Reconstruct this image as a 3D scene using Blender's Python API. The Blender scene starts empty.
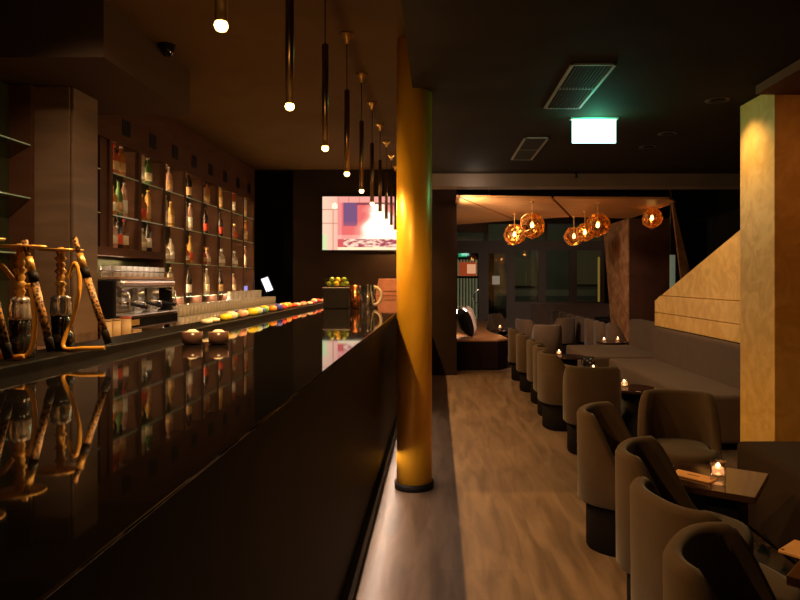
import bpy, bmesh, math, random
from mathutils import Vector, Matrix
random.seed(7)
sc = bpy.context.scene
col = sc.collection
PI = math.pi

# ------------------------------------------------------------------ camera, world, exposure, large lights
H = 1.45
cam_data = bpy.data.cameras.new('camera')
cam_data.sensor_width = 36.0
cam_data.lens = 36.0 * 650 / 800
cam_data.shift_x = -37 / 800
cam_data.shift_y = -20 / 800
cam_data.clip_start = 0.02
cam = bpy.data.objects.new('camera', cam_data)
cam.location = (0, 0, H)
cam.rotation_euler = (PI / 2, 0, 0)
col.objects.link(cam)
sc.camera = cam
w = bpy.data.worlds.new('night_air')
sc.world = w
w.use_nodes = True
w.node_tree.nodes['Background'].inputs[0].default_value = (1.0, 0.62, 0.36, 1)
w.node_tree.nodes['Background'].inputs[1].default_value = 0.006
sc.view_settings.view_transform = 'Standard'
sc.view_settings.look = 'None'
sc.view_settings.exposure = 0.0
sc.view_settings.gamma = 1.0
sc.view_settings.use_curve_mapping = False
sc.cycles.max_bounces = 8
sc.cycles.transparent_max_bounces = 24
sc.cycles.sample_clamp_indirect = 3.0
sc.cycles.blur_glossy = 0.6
sc.cycles.caustics_refractive = False
WARM = (1.0, 0.56, 0.20)
PENDANT_W = 78.0


def lamp(name, kind, loc, color, power, target=None, along_y=False, **kw):
    d = bpy.data.lights.new(name, kind)
    d.color = color
    d.energy = power
    for k, v in kw.items():
        setattr(d, k, v)
    o = bpy.data.objects.new(name, d)
    col.objects.link(o)
    o.location = loc
    if target is not None:
        o.rotation_euler = (Vector(target) - Vector(loc)).to_track_quat('-Z', 'Y').to_euler()
    if kind == 'AREA' and target is not None and along_y:
        z_ = (Vector(loc) - Vector(target)).normalized()
        x_ = Vector((0, 1, 0))
        y_ = z_.cross(x_).normalized()
        o.rotation_euler = Matrix((x_, y_, z_)).transposed().to_euler()
    return o


# recessed ceiling downlights of the lounge (fixtures built further down)
DOWN = [(2.04, 4.73), (2.06, 5.81), (2.07, 6.38)]
AIMS = [(2.4, 4.6, 1.0), (2.85, 6.1, 1.2), (2.85, 7.2, 1.0)]
for (x, y), a in zip(DOWN, AIMS):
    lamp('downlight_or_fill', 'SPOT', (x, y, 2.72), (1, .66, .36), 30, a, spot_size=1.9, spot_blend=1.0, shadow_soft_size=.05)
# unseen fill spots added over aisle and sofa, the orange one for the column
lamp('downlight_or_fill', 'SPOT', (0.9, 1.2, 2.7), (1, .60, .30), 7, (0.75, 1.9, 0), spot_size=2.2, spot_blend=1.0, shadow_soft_size=.08)
lamp('downlight_or_fill', 'SPOT', (0.6, 6.8, 2.72), (1, .66, .42), 5, (0.7, 6.6, 0), spot_size=1.8, spot_blend=1.0, shadow_soft_size=.08)
lamp('downlight_or_fill', 'SPOT', (3.0, 2.6, 2.65), (1, .36, .09), 20, (2.9, 4.4, 1.2), spot_size=1.9, spot_blend=1.0, shadow_soft_size=.08)
# cove light behind the end wall washing the lounge's ceiling
lamp('cove_or_fill_lamp', 'AREA', (0.34, 9.3, 2.45), (1, .76, .52), 18, (2.2, 9.6, 2.75), along_y=True, shape='RECTANGLE', size=.9, size_y=.06)
lamp('cove_or_fill_lamp', 'POINT', (.45, 7.75, 2.60), (1, .82, .66), 2.0, shadow_soft_size=.02)  # added floating light that brightens the bulkhead face
lamp('cove_or_fill_lamp', 'POINT', (0.42, 8.9, 2.66), (1, .80, .62), 8, shadow_soft_size=.03)
# soft lounge lighting
lamp('lounge_lamp', 'SPOT', (.55, 9.2, 2.50), (1, .72, .55), 480, (2.9, 13.2, .4), spot_size=1.5, spot_blend=1.0, shadow_soft_size=.2)
# unseen fill light added outside, brightens the building front
lamp('street_fill', 'AREA', (3.0, 19.5, 4.2), (.85, .9, .72), 26, (2.5, 22.5, 1.2), shape='DISK', size=.5)
lamp('shelf_light', 'AREA', (-2.86, 5.45, 1.645), (1, .72, .45), 6, (-2.6, 5.45, .9), along_y=True, shape='RECTANGLE', size=1.0, size_y=.03)
lamp('shelf_light', 'AREA', (-2.84, 8.2, 1.255), (1, .76, .52), 20, (-2.5, 8.2, .9), along_y=True, shape='RECTANGLE', size=3.1, size_y=.03)
lamp('bar_fill_spot', 'SPOT', (-1.5, 2.7, 3.1), (1, .66, .38), 120, (-2.3, 4.4, 1.7), spot_size=1.0, spot_blend=1.0, shadow_soft_size=.05)  # unseen spot added to light the clad post and water pipes
lamp('bar_fill_spot', 'SPOT', (-.9, .9, 3.1), (1, .62, .30), 25, (-1.1, 1.75, 1.3), spot_size=.5, spot_blend=1.0, shadow_soft_size=.03)  # second added spot, brightens the water pipes
lamp('machine_fill', 'SPOT', (-1.9, 5.0, 2.74), (1, .84, .72), 90, (-2.5, 5.4, 1.2), spot_size=.7, spot_blend=1.0, shadow_soft_size=.05)  # unseen spot added to brighten the espresso machine
# LED profile under the bar front
lamp('bar_foot_light', 'AREA', (-.347, 4.0, .234), (1, .70, .52), 20, (-.16, 4.0, 0.0), along_y=True, shape='RECTANGLE', size=6.0, size_y=.02)
# unseen fill spots added over the back bar
for yy in (5.4, 7.0, 8.6):
    lamp('back_bar_fill', 'SPOT', (-2.35, yy, 3.0), (1, .66, .36), 7, (-2.6, yy + .2, 1.0), spot_size=1.5, spot_blend=1.0, shadow_soft_size=.04)


# ------------------------------------------------------------------ materials
def mat(name, color=(.5, .5, .5), rough=.5, metal=0.0, spec=.5, c2=None, nscale=6, ndetail=4, stretch=(1, 1, 1), bump=0, bscale=60,
        emit=None, estr=0, trans=0, coat=0, ramp=(.35, .65), alpha=1, sheen=0, distort=.6):
    if rough >= .55 and spec == .5:
        spec = .06
    m = bpy.data.materials.new(name)
    m.use_nodes = True
    nt = m.node_tree
    b = nt.nodes['Principled BSDF']
    b.inputs['Base Color'].default_value = (*color, 1)
    b.inputs['Roughness'].default_value = rough
    b.inputs['Metallic'].default_value = metal
    b.inputs['Specular IOR Level'].default_value = spec
    b.inputs['Transmission Weight'].default_value = trans
    b.inputs['Coat Weight'].default_value = coat
    b.inputs['Sheen Weight'].default_value = sheen
    b.inputs['Alpha'].default_value = alpha
    if emit:
        b.inputs['Emission Color'].default_value = (*emit, 1)
        b.inputs['Emission Strength'].default_value = estr
    tc = nt.nodes.new('ShaderNodeTexCoord')
    mp = nt.nodes.new('ShaderNodeMapping')
    mp.inputs['Scale'].default_value = stretch
    nt.links.new(tc.outputs['Object'], mp.inputs[0])
    if c2:
        n = nt.nodes.new('ShaderNodeTexNoise')
        n.inputs['Scale'].default_value = nscale
        n.inputs['Detail'].default_value = ndetail
        n.inputs['Distortion'].default_value = distort
        nt.links.new(mp.outputs[0], n.inputs['Vector'])
        r = nt.nodes.new('ShaderNodeValToRGB')
        r.color_ramp.elements[0].position = ramp[0]
        r.color_ramp.elements[1].position = ramp[1]
        r.color_ramp.elements[0].color = (*color, 1)
        r.color_ramp.elements[1].color = (*c2, 1)
        nt.links.new(n.outputs['Fac'], r.inputs[0])
        nt.links.new(r.outputs[0], b.inputs['Base Color'])
    if bump:
        n2 = nt.nodes.new('ShaderNodeTexNoise')
        n2.inputs['Scale'].default_value = bscale
        n2.inputs['Detail'].default_value = 5
        nt.links.new(mp.outputs[0], n2.inputs['Vector'])
        bp = nt.nodes.new('ShaderNodeBump')
        bp.inputs['Strength'].default_value = bump
        bp.inputs['Distance'].default_value = .01
        nt.links.new(n2.outputs['Fac'], bp.inputs['Height'])
        nt.links.new(bp.outputs[0], b.inputs['Normal'])
    return m


def clear_mat(name, tint=(1, 1, 1), gloss=.12, rough=.03, gcol=(1, 1, 1)):
    """thin clear pane or shell: mostly see-through with a mirror share"""
    m = bpy.data.materials.new(name)
    m.use_nodes = True
    nt = m.node_tree
    out = nt.nodes['Material Output']
    nt.nodes.remove(nt.nodes['Principled BSDF'])
    t = nt.nodes.new('ShaderNodeBsdfTransparent')
    t.inputs[0].default_value = (*tint, 1)
    g = nt.nodes.new('ShaderNodeBsdfGlossy')
    g.inputs['Color'].default_value = (*gcol, 1)
    g.inputs['Roughness'].default_value = rough
    fr = nt.nodes.new('ShaderNodeLayerWeight')
    fr.inputs['Blend'].default_value = .35
    ma = nt.nodes.new('ShaderNodeMath')
    ma.operation = 'MULTIPLY_ADD'
    ma.inputs[1].default_value = .6
    ma.inputs[2].default_value = gloss
    nt.links.new(fr.outputs['Fresnel'], ma.inputs[0])
    mx = nt.nodes.new('ShaderNodeMixShader')
    nt.links.new(ma.outputs[0], mx.inputs[0])
    nt.links.new(t.outputs[0], mx.inputs[1])
    nt.links.new(g.outputs[0], mx.inputs[2])
    nt.links.new(mx.outputs[0], out.inputs[0])
    return m


def emit_mat(name, color, strength):
    m = bpy.data.materials.new(name)
    m.use_nodes = True
    nt = m.node_tree
    out = nt.nodes['Material Output']
    nt.nodes.remove(nt.nodes['Principled BSDF'])
    e = nt.nodes.new('ShaderNodeEmission')
    e.inputs[0].default_value = (*color, 1)
    e.inputs[1].default_value = strength
    nt.links.new(e.outputs[0], out.inputs[0])
    return m


M = {}
M['ceiling'] = mat('dark_painted_ceiling', (.024, .018, .013), .85, c2=(.03, .022, .016), nscale=2)
M['ceilingbar'] = mat('dark_brown_ceiling', (.105, .058, .02), .8, c2=(.12, .068, .024), nscale=2)
M['bulkhead'] = mat('taupe_plaster', (.20, .145, .11), .8, c2=(.22, .16, .12), nscale=3)
M['darkwall'] = mat('dark_brown_wall', (.016, .008, .005), .8, c2=(.02, .011, .007), nscale=2)
M['blackwall'] = mat('black_wall', (.012, .010, .009), .9)
M['gold'] = mat('satin_gold_paint', (.80, .40, .02), .38, .25, c2=(.88, .47, .03), nscale=3, bump=.05, bscale=14)
M['goldplaster'] = mat('gold_stucco', (.80, .44, .08), .45, .12, c2=(.93, .56, .14), nscale=4.5, ndetail=12, ramp=(.40, .60), distort=1.6, bump=.35, bscale=12)
M['bartop'] = mat('polished_black_bar_top', (.006, .005, .005), .035, spec=.5, coat=.15)
M['barfront'] = mat('dark_stained_panel', (.005, .0025, .0012), .45, c2=(.009, .0045, .0025), nscale=3, stretch=(3, 3, .4), spec=.06)
M['ledge'] = mat('black_bar_ledge', (.003, .0022, .002), .45, spec=.12)
M['counter'] = mat('wood_back_counter', (.32, .17, .10), .3, c2=(.42, .24, .14), nscale=4, stretch=(4, .5, 1))
M['columnwood'] = mat('wide_board_cladding', (.15, .088, .048), .5, c2=(.21, .125, .07), nscale=1.4, stretch=(1, 1, 6), bump=.12, bscale=5)
M['shelfwood'] = mat('brown_shelf_board', (.085, .036, .018), .55, c2=(.10, .045, .024), nscale=2, stretch=(1, 1, 5))
M['shelfback'] = mat('olive_brown_back_panel', (.040, .042, .020), .6, c2=(.048, .050, .024), nscale=2)
M['shelfglass'] = clear_mat('clear_shelf_glass', (.90, .95, .88), .04, .05)
M['edgeglass'] = mat('green_edged_glass', (.50, .66, .42), .15, spec=.8, emit=(.7, .9, .5), estr=.05, trans=.2)  # slight glow put in so the shelf edges look bright
M['velvet'] = mat('taupe_velvet', (.062, .037, .019), .95, spec=.08, c2=(.07, .042, .022), nscale=8, sheen=.12, bump=.1, bscale=200)
M['velvetin'] = mat('brown_velvet_lining', (.07, .042, .030), .95, spec=.15, sheen=.25)
M['sofa'] = mat('grey_brown_upholstery', (.098, .064, .046), .95, spec=.08, c2=(.11, .072, .052), nscale=6, sheen=.1, bump=.08, bscale=200)
M['sofadark'] = mat('dark_brown_upholstery', (.035, .019, .010), .95, spec=.08, sheen=.05)
M['plinth'] = mat('black_plinth', (.007, .005, .004), .8, spec=.03)
M['tabletop'] = mat('polished_dark_brown_top', (.03, .014, .009), .10, c2=(.05, .022, .013), nscale=5, spec=.5, coat=.2)
M['black'] = mat('matte_black', (.010, .008, .008), .5, spec=.12)
M['glossblack'] = mat('gloss_black', (.010, .009, .009), .12, spec=.6)
M['brass'] = mat('brushed_brass', (.85, .50, .14), .30, .7)
M['darkbrass'] = mat('bronzed_brass', (.26, .16, .07), .3, 1.0)
M['chrome'] = mat('polished_chrome', (.78, .74, .72), .2, .8)
M['copper'] = mat('hammered_copper', (.80, .30, .12), .22, 1.0)
M['woodceil'] = mat('orange_birch_panel', (.55, .24, .07), .5, c2=(.68, .32, .11), nscale=3, stretch=(.6, 5, 1), bump=.03)
M['woodclad'] = mat('reddish_brown_cladding', (.15, .062, .022), .55, c2=(.26, .125, .05), nscale=5, ndetail=8, ramp=(.42, .6))
M['benchwood'] = mat('orange_brown_bench_wood', (.30, .13, .045), .4, c2=(.40, .18, .06), nscale=3, stretch=(1, 6, 1))
M['benchfront'] = mat('dark_red_bench_front', (.010, .004, .003), .7)
M['frame'] = mat('dark_bronze_frame', (.12, .085, .065), .5)
M['pane'] = clear_mat('window_pane', (.72, .70, .64), .05)
M['glass'] = clear_mat('clear_glass', (.93, .9, .86), .14, .06)
M['tumbler'] = mat('frosty_tumbler_glass', (.92, .82, .68), .08, spec=.9, trans=.42)
M['amberfacet'] = clear_mat('amber_faceted_glass', (.97, .74, .42), .28, .10, (1, .66, .30))
M['white'] = mat('white_card', (.75, .68, .60), .7)
M['cushion'] = mat('pale_cushion_cloth', (.62, .50, .42), .9)
M['menu'] = mat('kraft_menu_card', (.62, .32, .12), .7, c2=(.68, .36, .14))
M['bulb'] = emit_mat('warm_bulb', (1, .58, .16), 12)
M['flame'] = emit_mat('candle_flame', (1, .62, .30), 30)
M['wax'] = mat('lit_wax', (.9, .6, .4), .6, emit=(1, .45, .18), estr=3.0)
M['exitsign'] = emit_mat('green_exit_light', (.50, 1, .80), 5)
M['fillstrip'] = emit_mat('amber_fill_strip', (1, .66, .34), 120)  # for the hidden strips added to light the bottle bays
M['bulbcore'] = emit_mat('filament_glow', (1, .66, .30), 14)


def wood_floor():
    m = bpy.data.materials.new('brown_wood_floor')
    m.use_nodes = True
    nt = m.node_tree
    b = nt.nodes['Principled BSDF']
    L = nt.links.new
    tc = nt.nodes.new('ShaderNodeTexCoord')
    mp = nt.nodes.new('ShaderNodeMapping')
    mp.inputs['Rotation'].default_value = (0, 0, PI / 2)
    L(tc.outputs['Object'], mp.inputs[0])
    br = nt.nodes.new('ShaderNodeTexBrick')
    br.inputs['Scale'].default_value = 1
    br.inputs['Brick Width'].default_value = 1.3
    br.inputs['Row Height'].default_value = .45
    br.inputs['Mortar Size'].default_value = .0015
    br.inputs['Color1'].default_value = (.135, .090, .058, 1)
    br.inputs['Color2'].default_value = (.155, .104, .068, 1)
    br.inputs['Mortar'].default_value = (.10, .066, .042, 1)
    L(mp.outputs[0], br.inputs['Vector'])
    m2 = nt.nodes.new('ShaderNodeMapping')
    m2.inputs['Scale'].default_value = (5.5, .8, 1)
    L(tc.outputs['Object'], m2.inputs[0])
    n = nt.nodes.new('ShaderNodeTexNoise')
    n.inputs['Scale'].default_value = 2.2
    n.inputs['Detail'].default_value = 10
    n.inputs['Distortion'].default_value = .7
    L(m2.outputs[0], n.inputs['Vector'])
    r = nt.nodes.new('ShaderNodeValToRGB')
    r.color_ramp.elements[0].position = .36
    r.color_ramp.elements[1].position = .66
    r.color_ramp.elements[0].color = (.70, .66, .62, 1)
    r.color_ramp.elements[1].color = (1.3, 1.28, 1.26, 1)
    L(n.outputs['Fac'], r.inputs[0])
    mx = nt.nodes.new('ShaderNodeMix')
    mx.data_type = 'RGBA'
    mx.blend_type = 'MULTIPLY'
    mx.inputs[0].default_value = 1
    L(br.outputs['Color'], mx.inputs[6])
    L(r.outputs[0], mx.inputs[7])
    L(mx.outputs[2], b.inputs['Base Color'])
    b.inputs['Roughness'].default_value = .38
    b.inputs['Specular IOR Level'].default_value = .4
    bp = nt.nodes.new('ShaderNodeBump')
    bp.inputs['Strength'].default_value = .12
    bp.inputs['Distance'].default_value = .004
    L(n.outputs['Fac'], bp.inputs['Height'])
    L(bp.outputs[0], b.inputs['Normal'])
    return m


M['floor'] = wood_floor()


def leopard():
    m = bpy.data.materials.new('leopard_sleeve')
    m.use_nodes = True
    nt = m.node_tree
    b = nt.nodes['Principled BSDF']
    tc = nt.nodes.new('ShaderNodeTexCoord')
    v = nt.nodes.new('ShaderNodeTexVoronoi')
    v.inputs['Scale'].default_value = 130
    nt.links.new(tc.outputs['Object'], v.inputs['Vector'])
    r = nt.nodes.new('ShaderNodeValToRGB')
    r.color_ramp.interpolation = 'CONSTANT'
    r.color_ramp.elements[0].color = (.03, .015, .008, 1)
    r.color_ramp.elements[1].position = .50
    r.color_ramp.elements[1].color = (.42, .20, .055, 1)
    nt.links.new(v.outputs['Distance'], r.inputs[0])
    nt.links.new(r.outputs[0], b.inputs['Base Color'])
    b.inputs['Roughness'].default_value = .5
    return m


M['leopard'] = leopard()
M['hose'] = mat('yellow_hose', (.62, .30, .04), .35, spec=.6)


# ------------------------------------------------------------------ mesh helpers
class MB:
    def __init__(s):
        s.v, s.f, s.sm = [], [], []

    def add(s, vs, fs, smooth=False):
        b = len(s.v)
        s.v += [tuple(p) for p in vs]
        for f in fs:
            s.f.append([b + i for i in f])
            s.sm.append(smooth)
        return s

    def box(s, x0, x1, y0, y1, z0, z1):
        vs = [(x, y, z) for z in (z0, z1) for y in (y0, y1) for x in (x0, x1)]
        return s.add(vs, [(0, 2, 3, 1), (4, 5, 7, 6), (0, 1, 5, 4), (2, 6, 7, 3), (0, 4, 6, 2), (1, 3, 7, 5)])

    def lathe(s, prof, n=20, c=(0, 0, 0), smooth=True, sq=2.0, sx=1, sy=1):
        """profile [(r, z)] spun about z; sq > 2 makes the plan squarish"""
        vs = []
        for r, z in prof:
            for i in range(n):
                a = 2 * PI * i / n
                ca, sa = math.cos(a), math.sin(a)
                k = (abs(ca) ** sq + abs(sa) ** sq) ** (-1 / sq)
                vs.append((c[0] + r * k * ca * sx, c[1] + r * k * sa * sy, c[2] + z))
        fs = []
        for j in range(len(prof) - 1):
            for i in range(n):
                k = (i + 1) % n
                fs.append((j * n + i, j * n + k, (j + 1) * n + k, (j + 1) * n + i))
        s.add(vs, fs, smooth)
        b = len(s.v) - len(vs)
        s.f.append([b + i for i in range(n)][::-1]); s.sm.append(False)
        s.f.append([b + (len(prof) - 1) * n + i for i in range(n)]); s.sm.append(False)
        return s

    def tube(s, pts, r, n=10, closed=False):
        pts = [Vector(p) for p in pts]
        rs = r if isinstance(r, (list, tuple)) else [r] * len(pts)
        up = None
        base = len(s.v)
        for i, p in enumerate(pts):
            a = pts[i - 1] if (i > 0 or closed) else p
            b_ = pts[(i + 1) % len(pts)] if (i < len(pts) - 1 or closed) else p
            t = (b_ - a).normalized()
            if up is None:
                up = t.cross(Vector((0, 0, 1)) if abs(t.z) < .9 else Vector((1, 0, 0))).normalized()
            up = (up - t * up.dot(t)).normalized()
            w_ = t.cross(up)
            for k in range(n):
                q = 2 * PI * k / n
                s.v.append(tuple(p + (up * math.cos(q) + w_ * math.sin(q)) * rs[i]))
        m_ = len(pts)
        for i in range(m_ if closed else m_ - 1):
            for k in range(n):
                k2 = (k + 1) % n
                i2 = (i + 1) % m_
                s.f.append([base + i * n + k, base + i * n + k2, base + i2 * n + k2, base + i2 * n + k]); s.sm.append(True)
        if not closed:
            s.f.append([base + k for k in range(n)][::-1]); s.sm.append(False)
            s.f.append([base + (m_ - 1) * n + k for k in range(n)]); s.sm.append(False)
        return s

    def extrude(s, poly, vec):
        """closed planar polygon (3D points) pushed along vec"""
        n = len(poly)
        vec = Vector(vec)
        vs = [Vector(p) for p in poly] + [Vector(p) + vec for p in poly]
        fs = [tuple(range(n))[::-1], tuple(range(n, 2 * n))]
        fs += [(i, (i + 1) % n, n + (i + 1) % n, n + i) for i in range(n)]
        return s.add(vs, fs)

    def build(s, name, m, parent=None, bevel=0, seg=2, loc=None, rot=None, smooth_all=False):
        me = bpy.data.meshes.new(name)
        me.from_pydata(s.v, [], s.f)
        for p, q in zip(me.polygons, s.sm):
            p.use_smooth = q or smooth_all
        bm = bmesh.new()
        bm.from_mesh(me)
        bmesh.ops.recalc_face_normals(bm, faces=bm.faces)
        bm.to_mesh(me)
        bm.free()
        if m is not None:
            me.materials.append(M[m] if isinstance(m, str) else m)
        o = bpy.data.objects.new(name, me)
        col.objects.link(o)
        if parent is not None:
            o.parent = parent
        if loc is not None:
            o.location = loc
        if rot is not None:
            o.rotation_euler = rot
        if bevel:
            b = o.modifiers.new('bevel', 'BEVEL')
            b.width = bevel
            b.segments = seg
            b.limit_method = 'ANGLE'
            b.angle_limit = math.radians(40)
        return o


def thing(name, label, cat, loc=(0, 0, 0), rz=0, group=None):
    o = bpy.data.objects.new(name, None)
    o.empty_display_size = .05
    col.objects.link(o)
    o.location = loc
    o.rotation_euler = (0, 0, rz)
    return tag(o, label, cat, group)


def tag(o, label, cat, group=None):
    o['label'] = label
    o['category'] = cat
    if group:
        o['group'] = group
    return o


def struct(o):
    o['kind'] = 'structure'
    return o


def copy_tree(o, parent=None):
    c = o.copy()
    col.objects.link(c)
    if parent is not None:
        c.parent = parent
    for ch in list(o.children):
        copy_tree(ch, c)
    return c


# ------------------------------------------------------------------ the room
FLOORY = 17.6
struct(MB().box(-3.1, 5.2, -1.0, FLOORY, -.1, 0).build('floor', 'floor'))
struct(MB().box(-.168, 5.2, -1.0, 8.0, 2.76, 3.13).build('ceiling', 'ceiling'))
struct(MB().box(-3.1, 5.2, -1.0, 9.9, 3.131, 3.3).build('ceiling_bar', 'ceilingbar'))
struct(MB().box(-.168, 5.2, 8.0, 8.25, 2.60, 3.13).build('trim_1', 'bulkhead'))          # end of the low ceiling
struct(MB().box(.30, 5.2, 9.9, FLOORY, 3.25, 3.35).build('ceiling_lounge', 'blackwall'))
struct(MB().box(-2.19, .30, 9.9, 10.1, 0, 3.3).build('wall_end', 'darkwall'))
struct(MB().box(.10, .30, 10.1, FLOORY, 0, 3.3).build('wall_lounge_left', 'darkwall'))
struct(MB().box(-3.1, -2.19, 10.6, 10.75, 0, 3.3).build('wall_recess', 'blackwall'))
struct(MB().box(-2.19, -2.0, 10.1, 10.6, 0, 3.3).build('wall_recess_side', 'blackwall'))
struct(MB().box(-3.1, -2.19, 9.9, 10.6, 3.131, 3.3).build('ceiling_recess', 'blackwall'))
struct(MB().box(-3.2, -3.1, -1.0, 10.75, 0, 3.3).build('wall_left', 'darkwall'))
struct(MB().box(5.0, 5.2, -1.0, FLOORY, 0, 3.3).build('wall_right', 'blackwall'))
struct(MB().box(-3.2, 5.2, -1.15, -1.0, 0, 3.3).build('wall_back', 'darkwall'))
# right-hand ceiling zone near the square column, lit brown put into its colour
struct(MB().box(2.15, 5.0, -1.0, 4.385, 2.70, 2.759).build('ceiling_drop', mat('lit_brown_ceiling', (.16, .075, .04), .7)))
# bulkhead box over the back bar
struct(MB().box(-3.1, -1.99, 3.88, 5.24, 2.78, 3.13).build('ceiling_bulkhead', mat('brown_bulkhead_paint', (.075, .047, .032), .8)))

# round gold pillar with its gusset
p = thing('round_pillar', 'round gold painted pillar standing on a black ring at the corner of the bar', 'pillar', (-.16, 4.56, 0))
MB().lathe([(.124, .03), (.124, 3.129)], 48).build('shaft', 'gold', p)
MB().lathe([(.138, .001), (.138, .045), (.126, .045), (.126, .03)], 48).build('base_ring', 'black', p)

# square gold column
p = thing('square_column', 'square gold stucco column rising from sofa to ceiling on the right', 'column', (2.28, 4.39, 0))
MB().box(0, 1.3, 0, .5, 0, 2.757).build('shaft', 'goldplaster', p, bevel=.004)

# stair flank
p = thing('stair_flank', 'gold stucco stair flank with sloping top edge above the sofa', 'stair wall', (2.83, 4.9, 0))
prof = [(0, 0, .965), (0, 3.55, .965), (0, 3.55, 1.19), (0, 3.38, 1.245), (0, 0, 2.28)]
k = (8.45 - 6.13)
def zt(y):   # slanted top
    return 1.19 + (1.91 - 1.19) * (8.45 - y) / k
MB().extrude([(0, 0, .86), (0, 3.55, .86), (0, 3.55, 1.03), (0, 0, 1.03)], (.16, 0, 0)).build('lower_panel', 'goldplaster', p, bevel=.004)
MB().extrude([(0, 0, 1.036), (0, 3.55, 1.036), (0, 3.55, 1.18), (0, 3.35, 1.25), (0, 0, 1.25)], (.16, 0, 0)).build('middle_panel', 'goldplaster', p, bevel=.004)
MB().extrude([(0.01, 0, 1.256), (0.01, 3.33, 1.256), (0.01, 0, zt(4.9))], (.15, 0, 0)).build('upper_panel', 'goldplaster', p, bevel=.003)
MB().box(.02, .14, 0, 3.22, 0, .86).build('core', 'black', p)

# bar counter
b = thing('bar_counter', 'long bar counter with polished black top and dark panelled front', 'bar', (0, 0, 0))
MB().box(-1.02, -.29, -.3, 9.89, 1.213, 1.218).build('bar_top', 'bartop', b, bevel=.001)
MB().box(-1.01, -.292, -.29, 9.885, 1.188, 1.213).build('edge_board', 'barfront', b)
MB().box(-1.00, -.36, -.28, 9.88, .09, 1.188).build('front_panel', 'barfront', b)
MB().box(-1.00, -.40, -.28, 9.88, .001, .09).build('kick_board', mat('copper_brown_kick_board', (.30, .15, .08), .3, .3), b)
MB().box(-1.17, -1.02, -.3, 9.89, 1.14, 1.246).build('ledge', 'ledge', b, bevel=.004)
MB().box(-1.15, -1.00, -.28, 9.88, .001, 1.14).build('service_side', 'ledge', b)
MB().box(-.36, -.335, -.28, 9.88, .238, .252).build('light_channel', 'black', b)

# back counter
b = thing('back_counter', 'brown wooden back counter running below the bottle shelves', 'counter', (-2.91, 0, 0))
MB().box(0, .715, 1.2, 10.55, .96, 1.0).build('worktop', 'counter', b, bevel=.004)
MB().box(0.02, .70, 1.22, 10.5, .001, .96).build('cabinet', 'barfront', b)

# wood clad square post in front of the shelves
b = thing('clad_post', 'square post clad in wide brown boards behind the water pipes', 'post', (-2.68, 4.63, 0))
for (x0, x1, y0, y1) in ((-.175, .155, -.17, -.15), (.158, .175, -.15, .17)):
    MB().box(x0, x1, y0, y1, 1.002, 2.777).build('board', 'columnwood', b, bevel=.002)
MB().box(-.173, .158, -.15, .169, 1.001, 2.779).build('core', 'black', b)

def glass_shelf(x0, x1, y0, y1, z, parent=None):
    o = MB().box(x0, x1 - .004, y0, y1, z - .008, z).build('glass_shelf', 'shelfglass', parent)
    MB().box(x1 - .004, x1, y0, y1, z - .008, z).build('polished_edge', 'edgeglass', o)
    return o


# ------------------------------------------------------------------ shelving with bottles
XW = -2.75
Y0, PITCH = 5.517, .536
unit = thing('bottle_shelving', 'tall brown shelving of open bays behind the bar', 'shelving', (XW, 0, 0))
UT = .055
for i in range(9):
    y = Y0 + PITCH * i
    z0 = 1.002 if i > 1 else 1.725
    MB().box(-.165, 0, y - UT, y, z0, 2.63).build('upright', 'shelfwood', unit, bevel=.002)
MB().box(-.16, -.150, 4.82, 9.85, 1.002, 3.13).build('back_panel', 'shelfback', unit)
MB().box(-.149, 0.0, Y0 - UT - .4, Y0 + PITCH * 8, 2.632, 3.12).build('top_fascia', 'shelfwood', unit)
MB().box(-.149, 0.0, Y0 - UT - 0.4, Y0 + PITCH * 2 - UT - .001, 1.655, 1.725).build('bottom_board', 'shelfwood', unit)
MB().box(-.149, -.02, Y0 - UT - .12, Y0 - UT - .001, 1.727, 2.63).build('end_panel', 'shelfwood', unit)
for i in range(8):
    y = Y0 + PITCH * i
    MB().box(.0005, .004, y + .16, y + .31, 2.72, 2.86).build('fascia_slot', 'black', unit)
    # added glowing strip, hidden behind the near upright, backlights every bay
    MB().box(-.1495, -.142, y + .003, y + .012, 1.73 if i < 2 else 1.10, 2.55).build('backlight_strip', 'fillstrip', unit)
SH = [2.366, 2.007, 1.632, 1.271]
for i in range(8):
    y = Y0 + PITCH * i
    for j, z in enumerate(SH):
        if i < 2 and j >= 2:
            continue
        glass_shelf(-.148, -.004, y + .002, y + PITCH - UT - .002, z, unit)

BOT = {
    'round': [(.034, 0), (.036, .006), (.036, .15), (.030, .175), (.014, .20), (.0125, .235), (.014, .238), (.014, .25)],
    'square': [(.033, 0), (.035, .006), (.035, .14), (.030, .165), (.013, .182), (.012, .215), (.015, .218), (.015, .245)],
    'wine': [(.032, 0), (.034, .006), (.034, .17), (.028, .20), (.012, .235), (.011, .285), (.013, .287), (.013, .30)],
    'squat': [(.040, 0), (.045, .01), (.046, .09), (.034, .125), (.014, .15), (.013, .175), (.019, .178), (.019, .205)],
    'tall': [(.026, 0), (.028, .005), (.028, .22), (.022, .245), (.012, .26), (.012, .28), (.014, .282), (.014, .295)],
}
BCOL = {
    'amber': (.75, .26, .06), 'clear': (.80, .66, .50), 'green': (.16, .30, .08), 'dark': (.03, .018, .012), 'golden': (.80, .46, .12),
    'copper-red': (.55, .10, .04), 'pinkish': (.80, .45, .33), 'brown': (.28, .11, .04)}
bmats = {k: mat('bottle_glass_' + k.replace('-', '_'), v, .12, spec=.7, trans=.45 if k != 'dark' else 0) for k, v in BCOL.items()}
capm = {'black': mat('black_cap', (.02, .02, .02), .4), 'gold': mat('gold_cap', (.7, .45, .15), .3, 1), 'red': mat('red_cap', (.5, .03, .02), .4), 'silver': mat('silver_cap', (.7, .7, .7), .3, 1)}
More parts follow.
